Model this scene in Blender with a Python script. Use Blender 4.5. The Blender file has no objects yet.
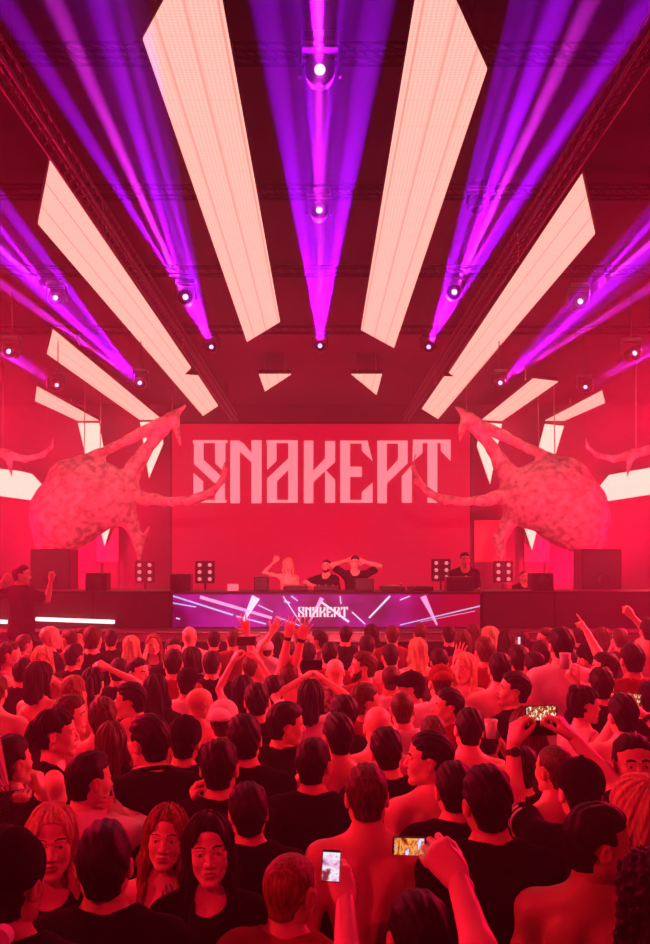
import bpy, math, random
import numpy as np
from mathutils import Vector, Matrix

F, CX, CY, CH = 900.0, 321.0, 550.0, 2.65      # focal length in pixels, principal point, camera height


def P(px, py, d):
    """the place that a pixel of the 650x944 frame shows at the distance d"""
    return Vector(((px - CX) / F * d, d, CH - (py - CY) / F * d))


SC = bpy.context.scene
COL = SC.collection
RND = random.Random(7)


# ------------------------------------------------------------------ objects
def tag(o, label=None, cat=None, group=None, kind=None):
    if label: o['label'] = label
    if cat: o['category'] = cat
    if group: o['group'] = group
    if kind: o['kind'] = kind
    return o


def empty(name, loc, rz=0.0):
    o = bpy.data.objects.new(name, None)
    COL.objects.link(o)
    o.location = loc
    o.rotation_euler = (0, 0, rz)
    o.empty_display_size = 0.1
    return o


def mesh_from(name, V, Q, T=None, mats=(), mi=None, smooth=True):
    """V (n,3), Q quads (m,4) and T triangles (k,3) as numpy arrays"""
    me = bpy.data.meshes.new(name)
    nq = 0 if Q is None else len(Q)
    nt = 0 if T is None else len(T)
    me.vertices.add(len(V))
    me.vertices.foreach_set('co', np.asarray(V, np.float32).ravel())
    loops = []
    if nq: loops.append(np.asarray(Q, np.int32).ravel())
    if nt: loops.append(np.asarray(T, np.int32).ravel())
    loops = np.concatenate(loops)
    me.loops.add(len(loops))
    me.loops.foreach_set('vertex_index', loops)
    me.polygons.add(nq + nt)
    st = np.concatenate([np.arange(nq) * 4, nq * 4 + np.arange(nt) * 3]).astype(np.int32)
    me.polygons.foreach_set('loop_start', st)
    if mi is not None: me.polygons.foreach_set('material_index', np.asarray(mi, np.int32))
    me.polygons.foreach_set('use_smooth', np.full(nq + nt, smooth))
    for m in mats: me.materials.append(m)
    me.update(calc_edges=True)
    return me


def link(name, me, parent=None, loc=None):
    o = bpy.data.objects.new(name, me)
    COL.objects.link(o)
    if parent is not None: o.parent = parent
    if loc is not None: o.location = loc
    return o


class MB:
    """collects boxes, bars, prisms and lathes into one mesh"""
    def __init__(s):
        s.v = []; s.f = []; s.m = []; s.sm = []

    def add(s, verts, faces, m=0, smooth=False):
        n = len(s.v)
        s.v += [tuple(v) for v in verts]
        for f in faces:
            s.f.append(tuple(i + n for i in f)); s.m.append(m); s.sm.append(smooth)
        return s

    def box(s, c, d, M=None, m=0, bev=0.0):
        hx, hy, hz = d[0] / 2, d[1] / 2, d[2] / 2
        b = min(bev, hx * .9, hy * .9, hz * .9)
        if b <= 0:
            vs = [(x, y, z) for x in (-hx, hx) for y in (-hy, hy) for z in (-hz, hz)]
            fs = [(0, 1, 3, 2), (4, 6, 7, 5), (0, 4, 5, 1), (2, 3, 7, 6), (0, 2, 6, 4), (1, 5, 7, 3)]
        else:
            vs = []; idx = {}
            for sx in (-1, 1):
                for sy in (-1, 1):
                    for sz in (-1, 1):
                        for a in range(3):
                            p = [sx * (hx - b), sy * (hy - b), sz * (hz - b)]
                            p[a] = (sx * hx, sy * hy, sz * hz)[a]
                            idx[(sx, sy, sz, a)] = len(vs); vs.append(tuple(p))
            fs = []
            for a in range(3):
                o1, o2 = [(1, 2), (2, 0), (0, 1)][a]
                for sg in (-1, 1):
                    q = []
                    for (u, w) in ((-1, -1), (1, -1), (1, 1), (-1, 1)):
                        k = [0, 0, 0]; k[a] = sg; k[o1] = u; k[o2] = w
                        q.append(idx[(k[0], k[1], k[2], a)])
                    fs.append(tuple(q if sg > 0 else q[::-1]))
            for a in range(3):
                o1, o2 = [(1, 2), (2, 0), (0, 1)][a]
                for u in (-1, 1):
                    for w in (-1, 1):
                        q = []
                        for (t, fa) in ((-1, o1), (1, o1), (1, o2), (-1, o2)):
                            k = [0, 0, 0]; k[a] = t; k[o1] = u; k[o2] = w
                            q.append(idx[(k[0], k[1], k[2], fa)])
                        fs.append(tuple(q))
            for sx in (-1, 1):
                for sy in (-1, 1):
                    for sz in (-1, 1):
                        fs.append(tuple(idx[(sx, sy, sz, a)] for a in range(3)))
        c = Vector(c)
        vs = [(M @ Vector(v) if M else Vector(v)) + c for v in vs]
        return s.add(vs, fs, m)

    def bar(s, a, b, r, r2=None, n=8, m=0, smooth=True, caps=True):
        a = Vector(a); b = Vector(b); d = (b - a).normalized()
        u = d.orthogonal().normalized(); w = d.cross(u)
        r2 = r if r2 is None else r2
        vs = []
        for p, rr in ((a, r), (b, r2)):
            for i in range(n):
                t = 2 * math.pi * i / n
                vs.append(p + (u * math.cos(t) + w * math.sin(t)) * rr)
        fs = [(i, (i + 1) % n, n + (i + 1) % n, n + i) for i in range(n)]
        s.add(vs, fs, m, smooth)
        if caps:
            s.add(vs[:n], [tuple(range(n))[::-1]], m); s.add(vs[n:], [tuple(range(n))], m)
        return s

    def lathe(s, prof, c=(0, 0, 0), n=20, m=0, M=None):
        c = Vector(c); vs = []
        for (r, z) in prof:
            for i in range(n):
                t = 2 * math.pi * i / n
                v = Vector((r * math.cos(t), r * math.sin(t), z))
                vs.append((M @ v if M else v) + c)
        fs = []
        for k in range(len(prof) - 1):
            for i in range(n):
                j = (i + 1) % n
                fs.append((k * n + i, k * n + j, (k + 1) * n + j, (k + 1) * n + i))
        return s.add(vs, fs, m, True)

    def prism(s, pts, ext, m=0):
        """a closed outline (3D points) pushed along ext"""
        n = len(pts); e = Vector(ext)
        a = [Vector(p) for p in pts]; b = [p + e for p in a]
        s.add(a + b, [tuple(range(n)), tuple(range(n, 2 * n))[::-1]] +
              [(i, n + i, n + (i + 1) % n, (i + 1) % n) for i in range(n)], m)
        return s

    def build(s, name, mats, parent=None, loc=None):
        if not isinstance(mats, (list, tuple)): mats = [mats]
        me = bpy.data.meshes.new(name)
        me.from_pydata(s.v, [], s.f)
        me.polygons.foreach_set('material_index', s.m)
        me.polygons.foreach_set('use_smooth', s.sm)
        for m in mats: me.materials.append(m)
        me.update()
        o = link(name, me, parent)
        if loc is not None:
            loc = Vector(loc)
            me.transform(Matrix.Translation(-loc)); o.location = loc
        return o


# ------------------------------------------------------------------ materials
def mat(name, col, rough=0.7, metal=0.0, emit=None, strength=0.0, bump=0.0, bscale=60.0, vary=0.0, vscale=8.0,
        sss=0.0, spec=0.5):
    m = bpy.data.materials.new(name)
    m.use_nodes = True
    nt = m.node_tree
    b = nt.nodes['Principled BSDF']
    b.inputs['Base Color'].default_value = (*col, 1)
    b.inputs['Roughness'].default_value = rough
    b.inputs['Metallic'].default_value = metal
    b.inputs['Specular IOR Level'].default_value = spec
    if emit:
        b.inputs['Emission Color'].default_value = (*emit, 1)
        b.inputs['Emission Strength'].default_value = strength
    tc = None
    if bump or vary:
        tc = nt.nodes.new('ShaderNodeTexCoord')
    if vary:
        n = nt.nodes.new('ShaderNodeTexNoise'); n.inputs['Scale'].default_value = vscale; n.inputs['Detail'].default_value = 5
        nt.links.new(tc.outputs['Object'], n.inputs['Vector'])
        r = nt.nodes.new('ShaderNodeValToRGB')
        r.color_ramp.elements[0].position = .35; r.color_ramp.elements[1].position = .68
        r.color_ramp.elements[0].color = (*[c * (1 - vary) for c in col], 1)
        r.color_ramp.elements[1].color = (*[min(1, c * (1 + vary)) for c in col], 1)
        nt.links.new(n.outputs['Fac'], r.inputs['Fac']); nt.links.new(r.outputs['Color'], b.inputs['Base Color'])
    if bump:
        n = nt.nodes.new('ShaderNodeTexNoise'); n.inputs['Scale'].default_value = bscale; n.inputs['Detail'].default_value = 4
        nt.links.new(tc.outputs['Object'], n.inputs['Vector'])
        bp = nt.nodes.new('ShaderNodeBump'); bp.inputs['Strength'].default_value = bump; bp.inputs['Distance'].default_value = .01
        nt.links.new(n.outputs['Fac'], bp.inputs['Height']); nt.links.new(bp.outputs['Normal'], b.inputs['Normal'])
    return m


# ------------------------------------------------------------------ rounded bodies as level sets
class Vol:
    """a grid of distances; shapes are blended into it and its zero surface becomes a mesh"""
    def __init__(s, lo, hi, res):
        s.lo = np.array(lo, float); s.res = res
        n = np.ceil((np.array(hi, float) - s.lo) / res).astype(int) + 1
        s.n = n
        s.ax = [s.lo[i] + np.arange(n[i]) * res for i in range(3)]
        s.F = np.full(n, 1.0, np.float32)

    def _sl(s, lo, hi, pad):
        a = np.maximum(0, np.floor((np.array(lo) - pad - s.lo) / s.res).astype(int))
        b = np.minimum(s.n, np.ceil((np.array(hi) + pad - s.lo) / s.res).astype(int) + 1)
        if (b <= a).any(): return None
        sl = tuple(slice(a[i], b[i]) for i in range(3))
        X = s.ax[0][sl[0]][:, None, None]; Y = s.ax[1][sl[1]][None, :, None]; Z = s.ax[2][sl[2]][None, None, :]
        return sl, X, Y, Z

    def _mix(s, sl, d, k, op):
        f = s.F[sl]
        if op == 'u':
            h = np.clip(.5 + .5 * (d - f) / k, 0, 1)
            s.F[sl] = d + (f - d) * h - k * h * (1 - h)
        else:
            g = -f
            h = np.clip(.5 + .5 * (d - g) / k, 0, 1)
            s.F[sl] = -(d + (g - d) * h - k * h * (1 - h))

    def cone(s, a, b, ra, rb, k=.02, op='u', sy=1.0, inf=0.0):
        a = np.array(a, float); b = np.array(b, float)
        ra += inf; rb += inf
        R = max(ra, rb) * max(1, 1 / sy)
        g = s._sl(np.minimum(a, b) - R, np.maximum(a, b) + R, k + 2 * s.res)
        if g is None: return
        sl, X, Y, Z = g
        ab = b - a; ab2 = ab * np.array([1, sy, 1])
        L = float(ab2 @ ab2) + 1e-12
        dx = X - a[0]; dy = (Y - a[1]) * sy; dz = Z - a[2]
        t = np.clip((dx * ab2[0] + dy * ab2[1] + dz * ab2[2]) / L, 0, 1)
        d = np.sqrt((dx - t * ab2[0]) ** 2 + (dy - t * ab2[1]) ** 2 + (dz - t * ab2[2]) ** 2) - (ra + (rb - ra) * t)
        s._mix(sl, d / max(1, sy ** .5), k, op)

    def ell(s, c, r, k=.02, op='u', R=None, inf=0.0):
        c = np.array(c, float); r = np.array(r, float) + inf
        m = r.max() if R is not None else r
        g = s._sl(c - m, c + m, k + 2 * s.res)
        if g is None: return
        sl, X, Y, Z = g
        x = X - c[0]; y = Y - c[1]; z = Z - c[2]
        if R is not None:
            R = np.array(R)      # columns = local axes
            x, y, z = (R[0, 0] * x + R[1, 0] * y + R[2, 0] * z, R[0, 1] * x + R[1, 1] * y + R[2, 1] * z,
                       R[0, 2] * x + R[1, 2] * y + R[2, 2] * z)
        k0 = np.sqrt((x / r[0]) ** 2 + (y / r[1]) ** 2 + (z / r[2]) ** 2)
        k1 = np.sqrt((x / r[0] ** 2) ** 2 + (y / r[1] ** 2) ** 2 + (z / r[2] ** 2) ** 2) + 1e-9
        s._mix(sl, k0 * (k0 - 1) / k1, k, op)

    def grids(s):
        return s.ax[0][:, None, None], s.ax[1][None, :, None], s.ax[2][None, None, :]

    def cut(s, d, k=.006):
        """keep only where d < 0"""
        g = -s.F; d = -d
        h = np.clip(.5 + .5 * (d - g) / k, 0, 1)
        s.F = (-(d + (g - d) * h - k * h * (1 - h))).astype(np.float32)

    def mesh(s):
        Fv = s.F
        Fv[0], Fv[-1] = 1, 1; Fv[:, 0], Fv[:, -1] = 1, 1; Fv[:, :, 0], Fv[:, :, -1] = 1, 1
        ins = Fv < 0
        cnt = np.zeros(tuple(s.n - 1), np.uint8)
        for i in (0, 1):
            for j in (0, 1):
                for k in (0, 1):
                    cnt += ins[i:s.n[0] - 1 + i, j:s.n[1] - 1 + j, k:s.n[2] - 1 + k]
        act = (cnt > 0) & (cnt < 8)
        cells = np.argwhere(act)
        if len(cells) == 0: return np.zeros((0, 3)), np.zeros((0, 4), int)
        idm = np.full(act.shape, -1, np.int32)
        idm[act] = np.arange(len(cells))
        ci, cj, ck = cells.T
        corner = [(i, j, k) for i in (0, 1) for j in (0, 1) for k in (0, 1)]
        val = {c: Fv[ci + c[0], cj + c[1], ck + c[2]] for c in corner}
        acc = np.zeros((len(cells), 3)); n = np.zeros(len(cells))
        for c in corner:
            for a in range(3):
                if c[a] == 0:
                    c2 = list(c); c2[a] = 1; c2 = tuple(c2)
                    v0, v1 = val[c], val[c2]
                    m = (v0 < 0) != (v1 < 0)
                    t = np.where(m, v0 / np.where(m, v0 - v1, 1), 0)
                    p = np.array(c, float)[None, :] * m[:, None]
                    p[:, a] += t * m
                    acc += p; n += m
        V = (cells + acc / n[:, None]) * s.res + s.lo
        quads = []
        for a in range(3):
            o1, o2 = (a + 1) % 3, (a + 2) % 3
            sh0 = [slice(None)] * 3; sh1 = [slice(None)] * 3
            sh0[a] = slice(0, -1); sh1[a] = slice(1, None)
            cr = ins[tuple(sh0)] != ins[tuple(sh1)]
            e = np.argwhere(cr)
            e = e[(e[:, o1] > 0) & (e[:, o2] > 0)]
            if not len(e): continue
            q = []
            for (u, w) in ((-1, -1), (0, -1), (0, 0), (-1, 0)):
                c = e.copy(); c[:, o1] += u; c[:, o2] += w
                c = np.minimum(c, np.array(act.shape) - 1)
                q.append(idm[c[:, 0], c[:, 1], c[:, 2]])
            q = np.stack(q, 1)
            flip = ~ins[e[:, 0], e[:, 1], e[:, 2]]
            q[flip] = q[flip][:, ::-1]
            quads.append(q[(q >= 0).all(1)])
        return V, np.concatenate(quads)


def rotm(ax, deg):
    return np.array(Matrix.Rotation(math.radians(deg), 3, ax))


# ------------------------------------------------------------------ head (eye level = origin, looks to +Y)
def head_vol(v, fem, inf=0.0, beard=False):
    w = .94 if fem else 1.0
    v.ell((0, -.018, .034), (.074 * w, .093, .083), k=.02, inf=inf)
    v.ell((0, .006, .038), (.069 * w, .078, .072), k=.02, inf=inf)
    v.ell((0, .028, -.030), (.059 * w, .058, .076), k=.03, inf=inf)
    for sx in (-1, 1):
        v.cone((sx * .048 * w, .000, -.058), (sx * .016, .062, -.098 if fem else -.102), .020, .015, k=.03, inf=inf)
        v.ell((sx * .037 * w, .058, -.028), (.020, .018, .022), k=.03, inf=inf)
    v.ell((0, .072, -.103), (.019 if fem else .023, .015, .015), k=.025, inf=inf)


def head_template(fem, res, open_mouth=False):
    v = Vol((-.115, -.135, -.21), (.115, .125, .145), res)
    head_vol(v, fem)
    # brow, sockets, eyeballs, lids
    for sx in (-1, 1):
        v.cone((sx * .012, .083, .016), (sx * .044, .071, .017), .0075 if fem else .0095, .007, k=.014)
        v.ell((sx * .031, .098, .0015), (.019, .017, .012), k=.012, op='s')
        v.ell((sx * .0315, .0715, .001), (.0145, .0135, .0125), k=.003)
        v.cone((sx * .018, .0835, .0070), (sx * .044, .0750, .0060), .0042, .004, k=.004)
        v.cone((sx * .019, .0815, -.0085), (sx * .043, .0735, -.0075), .0026, .0026, k=.005)
    # nose
    v.cone((0, .082, .012), (0, .104, -.032), .0065, .0105 if fem else .0125, k=.012)
    for sx in (-1, 1):
        v.ell((sx * .0115, .092, -.036), (.0085, .010, .0075), k=.008)
        v.ell((sx * .006, .098, -.0435), (.004, .005, .004), k=.003, op='s')
    # lips
    mz = -.066
    v.ell((0, .078, mz), (.025, .014, .016), k=.018)
    for sx in (-1, 1):
        v.cone((sx * .004, .0915, mz + .005), (sx * .022, .0845, mz + .001), .0052, .003, k=.004)
        v.cone((sx * .003, .0905, mz - .006), (sx * .020, .0845, mz - .001), .0062 if fem else .0055, .003, k=.004)
    for sx in (-1, 1):
        v.cone((0, .0985, mz), (sx * .023, .088, mz + .001), .003 if not open_mouth else .007, .0022, k=.003, op='s')
    v.ell((0, .094, -.088), (.014, .007, .006), k=.012, op='s')
    # ears
    for sx in (-1, 1):
        R = rotm('Z', sx * -22) @ rotm('X', -8)
        x0 = .0755 if fem else .079
        v.ell((sx * x0, -.012, -.008), (.0075, .019, .031), k=.008, R=R)
        v.ell((sx * (x0 + .009), -.008, -.004), (.006, .011, .018), k=.006, op='s', R=R)
        v.ell((sx * (x0 - .001), -.002, -.010), (.006, .005, .008), k=.004)
    # neck
    nr = .050 if fem else .059
    v.cone((0, -.022, -.045), (0, -.040, -.30), nr - .004, nr, k=.03)
    v.cut(-.195 - v.grids()[2] + 0 * v.F, k=.001)
    V, Q = v.mesh()
    # what colour each facet has: 0 skin, 1 lips, 2 eyebrow, 3 eyeball, 4 iris
    C = V[Q].mean(1)
    x, y, z = np.abs(C[:, 0]), C[:, 1], C[:, 2]
    t = np.zeros(len(Q), int)
    t[(y > .078) & (x < .0215) & (np.abs(z - mz) < .0090 * (1 - .7 * (x / .0215) ** 2))] = 1
    bz = .0225 + .004 * np.sin(np.clip((x - .012) / .036, 0, 1) * 3.14)
    t[(y > .055) & (x > .012) & (x < .048) & (np.abs(z - bz) < (.0026 if fem else .0045))] = 2
    ey = (y > .06) & (((x - .0315) / .0125) ** 2 + ((z + .0005) / .0048) ** 2 < 1)
    t[ey] = 3
    t[(y > .06) & (((x - .0315) / .0056) ** 2 + ((z + .0003) / .0052) ** 2 < 1)] = 4
    return V, Q, t


def hair_template(style, res):
    """hair on the same head; style: short, crop, quiff, undercut, buzz, long, bun, pony, curly, bob, afro"""
    big = style in ('long', 'bob', 'pony', 'curly')
    v = Vol((-.17, -.20, -.42 if big else -.16), (.17, .14, .20), res)
    X, Y, Z = v.grids()
    A = v.F * 0
    inf = {'short': .010, 'crop': .007, 'quiff': .008, 'undercut': .006, 'buzz': .0025, 'long': .010, 'bun': .009,
           'pony': .009, 'curly': .022, 'bob': .017}[style]
    v.ell((0, -.018, .034), (.074, .093, .083), k=.015, inf=inf)
    v.ell((0, .006, .038), (.069, .078, .072), k=.015, inf=inf)
    v.cone((0, -.045, -.01), (0, -.045, -.055), .055, .045, k=.02, inf=inf)
    th = np.arctan2(X, -(Y + .02)) + A
    if style in ('short', 'crop'):
        v.ell((0, -.006, .086), (.056, .066, .034), k=.03, inf=inf * .6)
    if style == 'quiff':
        v.ell((0, .004, .090), (.056, .070, .036), k=.025)
        v.ell((0, .046, .094), (.040, .026, .022), k=.025)
    if style == 'undercut':
        v.ell((0, .0, .094), (.060, .082, .036), k=.008)
        v.ell((0, -.060, .060), (.050, .030, .04), k=.012)
    if style in ('long', 'bob'):
        zb = -.30 if style == 'long' else -.12
        v.cone((0, -.055, .02), (0, -.075, zb), .074, .070 if style == 'long' else .075, k=.04)
        for sx in (-1, 1):
            v.cone((sx * .066, -.01, .03), (sx * .080, .005, -.10), .022, .024, k=.03)
            if style == 'long':
                v.cone((sx * .080, .005, -.10), (sx * .086, .050, -.27), .026, .014, k=.03)
    if style == 'curly':
        v.cone((0, -.05, .02), (0, -.07, -.14), .088, .095, k=.05)
        for sx in (-1, 1):
            v.cone((sx * .07, -.01, .04), (sx * .09, .0, -.12), .035, .04, k=.04)
    # strands
    if style == 'curly':
        v.F += .010 * np.sin(95 * X + 2 * np.sin(60 * Z)) * np.sin(95 * Y) * np.sin(85 * Z + 1) + .006 * np.sin(150 * X + 60 * Z) * np.sin(140 * Y)
    elif style in ('long', 'bob', 'pony', 'bun'):
        v.F += .005 * np.sin(th * 11 + 16 * Z) + .0028 * np.sin(th * 27 - 12 * Z + 1.3) + .006 * np.exp(-(X / .010) ** 2) * (Y > -.03)
    elif style != 'buzz':
        v.F += .0018 * np.sin(130 * X + 3 * np.sin(25 * Y)) * np.sin(60 * Z + 35 * Y) + .0018 * np.sin(210 * X + 90 * Z)
    # what stays free: the face, the ears, the nape
    face = Z * 0 + A
    fh = .070 if style in ('short', 'crop', 'buzz', 'undercut', 'quiff') else .062
    d_face = np.maximum.reduce([.032 - Y + A, Z - fh + (X * X) * 5 + A, np.abs(X) - .2 + A])   # <0 inside the free box
    if style in ('long', 'bob', 'curly'):
        d_face = np.maximum(.045 - Y + A, ((X / .066) ** 2 + ((Z + .035) / .112) ** 2 + A - 1) * .05)
    v.cut(-d_face, k=.022 if style not in ('long', 'bob', 'curly') else .012)
    if style not in ('long', 'bob', 'curly'):
        ear = np.sqrt((Y + .012) ** 2 + ((Z + .012) * .9) ** 2 + A) - .033
        ear = np.maximum(ear, .062 - np.abs(X))
        v.cut(-ear, k=.008)
        side = np.maximum(.0 - Y + A, Z - .012)
        v.cut(-side, k=.01)
        v.cut(-(Z + .072 + .25 * np.maximum(0, Y + .04)) + A, k=.008)
    if style == 'bun':
        v.ell((0, -.075, .105), (.036, .036, .034), k=.008)
    if style == 'pony':
        v.ell((0, -.105, .055), (.022, .022, .022), k=.008)
        v.cone((0, -.115, .05), (0, -.150, -.06), .024, .032, k=.01)
        v.cone((0, -.150, -.06), (0, -.145, -.22), .032, .014, k=.01)
    return v.mesh()


def cap_template(kind, res):
    v = Vol((-.13, -.20, -.08), (.13, .22, .17), res)
    X, Y, Z = v.grids(); A = v.F * 0
    v.ell((0, -.010, .045), (.087, .105, .090), k=.01)
    if kind == 'beanie':
        v.ell((0, -.030, .070), (.074, .084, .080), k=.03)
        v.F += .002 * np.sin(170 * X)
        v.cut(-(Z + .005 + .25 * (Y)) + A)
    else:
        v.ell((0, -.010, .140), (.009, .009, .006), k=.004)
        v.cut(-(Z - .018) + A)
        v.ell((0, -.01, .012), (.079, .097, .09), k=.004, op='s')
        b = Vol((-.13, -.20, -.08), (.13, .22, .17), res)
        b.ell((0, .085, .020), (.078, .095, .075), k=.01)
        b.ell((0, .085, .011), (.078, .095, .073), k=.003, op='s')
        XX, YY, ZZ = b.grids()
        b.cut(.070 - YY + b.F * 0)
        b.cut(-(ZZ - .028) + b.F * 0 - .3 * np.abs(XX))
        v.F = np.minimum(v.F, b.F)
        v.cone((-.05, .080, .028), (.05, .080, .028), .010, .010, k=.01)
    return v.mesh()


# ------------------------------------------------------------------ hand (wrist = origin, fingers to +Z, palm to +Y, thumb at +X)
HAND = {
    'open': ((5, 5, 5), 9, 35), 'relax': ((25, 35, 25), 3, 20), 'fist': ((80, 95, 60), 0, -20),
    'grip': ((38, 48, 30), 3, 10), 'point': ((75, 90, 60), 1, 0), 'hold': ((52, 50, 30), 2, 25), 'spread': ((2, 2, 2), 16, 50),
    'pinch': ((50, 45, 25), 4, 5),
}


def hand_template(pose, res):
    curl, spr, th = HAND[pose]
    v = Vol((-.10, -.10, -.06), (.13, .15, .24), res)
    v.cone((0, 0, -.022), (0, 0, .01), .025, .025, k=.01, sy=1.3)
    fx = (.031, .010, -.011, -.031)
    ln = ((.040, .025, .019), (.044, .029, .020), (.041, .027, .020), (.032, .020, .018))
    zz = (.086, .090, .086, .078)
    for i in range(4):
        v.cone((fx[i] * .6, 0, .010), (fx[i], 0, zz[i]), .013, .0105, k=.018, sy=1.0)
    v.ell((.002, .004, .05), (.034, .013, .040), k=.015)
    v.ell((.028, .008, .035), (.016, .015, .030), k=.015)
    for i in range(4):
        p = np.array((fx[i], 0, zz[i])); r = .0092 if i < 3 else .0080
        a = math.radians((1.4 - i) * spr); c = 0
        cs = curl
        if pose == 'point' and i == 0: cs = (4, 6, 4)
        if pose == 'pinch' and i == 0: cs = (58, 55, 25)
        for j in range(3):
            c += math.radians(cs[j] * (1 + .06 * i))
            dr = np.array((math.sin(a) * math.cos(c), math.sin(c), math.cos(a) * math.cos(c)))
            q = p + dr * ln[i][j]
            v.cone(p, q, r, r * .9, k=.004 if j else .010)
            p = q; r *= .92
    # thumb leaves the side of the palm near its base
    p = np.array((.024, .006, .022)); r = .0135
    an = math.radians(th + 20)
    for j, L in enumerate((.042, .032, .026)):
        fw = {'fist': .55, 'grip': .5, 'hold': .6, 'point': .55, 'pinch': .75}.get(pose, .2)
        if j: an -= math.radians(16)
        dr = np.array((math.sin(an), fw, math.cos(an))); dr /= np.linalg.norm(dr)
        q = p + dr * L
        v.cone(p, q, r, r * .86, k=.010 if j == 0 else .004)
        p = q; r *= .86
    return v.mesh()


_T = {}


def template(kind, key, res):
    k = (kind, key, round(res, 5))
    if k not in _T:
        if kind == 'head': _T[k] = head_template(key[0], res, key[1])
        elif kind == 'hair': _T[k] = hair_template(key, res)
        elif kind == 'cap': _T[k] = cap_template(key, res)
        elif kind == 'hand': _T[k] = hand_template(key, res)
    return _T[k]


# ------------------------------------------------------------------ body
def body_shapes(fem, arms, legs=True):
    """list of (where, shape, args); 1.78 m tall, feet at 0, looks to +Y"""
    sw = .150 if fem else .180
    S = []
    a = S.append
    ch = (.128, .092, .17) if fem else (.158, .108, .19)
    a(('t', 'e', (0, -.002, 1.30), ch, .05))
    a(('t', 'e', (0, -.028, 1.37), (ch[0] * .92, .07, .12), .05))
    if fem:
        a(('t', 'c', (0, 0, 1.18), (0, 0, 1.06), .098, .105, .05, 1.25))
        for sx in (-1, 1): a(('t', 'e', (sx * .062, .082, 1.275), (.052, .048, .050), .03))
        a(('p', 'e', (0, -.005, .94), (.172, .118, .13), .05))
    else:
        a(('t', 'c', (0, 0, 1.22), (0, 0, 1.05), .132, .128, .05, 1.35))
        for sx in (-1, 1): a(('t', 'e', (sx * .070, .060, 1.335), (.072, .042, .055), .03))
        a(('p', 'e', (0, 0, .95), (.160, .112, .12), .05))
    for sx in (-1, 1):
        a(('t', 'c', (0, -.030, 1.50), (sx * sw * .82, -.014, 1.435), .040 if fem else .050, .044 if fem else .058, .05))
        a(('t', 'e', (sx * .078, -.084, 1.355), (.056, .034, .080), .028))
        a(('p', 'e', (sx * .078, -.060, .92), (.082, .080, .090), .04))
        a(('l', 'c', (sx * .088, -.005, .90), (sx * .105, .015, .49), .088, .056, .03))
        a(('l', 'c', (sx * .105, .015, .49), (sx * .115, -.02, .10), .056, .038, .03))
        a(('l', 'e', (sx * .110, -.025, .36), (.050, .052, .10), .03))
        a(('l', 'c', (sx * .115, -.03, .045), (sx * .135, .13, .032), .040, .030, .03))
    nr = .050 if fem else .059
    a(('n', 'c', (0, -.034, 1.42), (0, -.024, 1.60), nr + .006, nr - .003, .04))
    for side, (sh, el, wr) in arms.items():
        r1, r2, r3 = (.036, .031, .022) if fem else (.050, .041, .028)
        sh = np.array(sh); el = np.array(el); wr = np.array(wr)
        a(('s', 'e', tuple(sh), (r1 * 1.12,) * 3, .04))
        a(('u', 'c', tuple(sh), tuple(el), r1, r2 * .92, .03))
        m = sh + (el - sh) * .5
        a(('u', 'e', tuple(m), (r1 * 1.03,) * 3, .03))
        fb = el + (wr - el) * .28
        a(('f', 'c', tuple(el), tuple(fb), r2 * .95, r2, .02))
        a(('f', 'c', tuple(fb), tuple(wr), r2, r3, .02))
    return S


def put(v, S, which, inf=0.0):
    for sh in S:
        if sh[0] not in which: continue
        i = inf(sh) if callable(inf) else inf
        if sh[1] == 'e': v.ell(sh[2], sh[3], k=sh[4], inf=i)
        else: v.cone(sh[2], sh[3], sh[4], sh[5], k=sh[6], sy=sh[7] if len(sh) > 7 else 1.0, inf=i)


def ik(sh, wr, hint, L1=.295, L2=.265):
    sh = Vector(sh); wr = Vector(wr); D = wr - sh; d = D.length
    mx = (L1 + L2) * .995
    if d > mx:
        g = min(d / mx, 1.10); L1 *= g; L2 *= g
        if d > mx * g: wr = sh + D.normalized() * mx * g; d = mx * g
    if d < .12: wr = sh + D.normalized() * .12; d = .12
    u = (wr - sh).normalized()
    x = (L1 * L1 - L2 * L2 + d * d) / (2 * d)
    h = math.sqrt(max(0, L1 * L1 - x * x))
    w = Vector(hint) - sh; w = w - u * w.dot(u)
    if w.length < 1e-4: w = Vector((0, -1, -.3)); w = w - u * w.dot(u)
    return sh + u * x + w.normalized() * h, wr


def frame(z, y):
    """columns x, y, z with z along the forearm and y where the palm looks"""
    z = Vector(z).normalized(); y = Vector(y); y = (y - z * y.dot(z))
    if y.length < 1e-3: y = z.orthogonal()
    y.normalize(); x = y.cross(z)
    return Matrix((x, y, z)).transposed()


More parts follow.
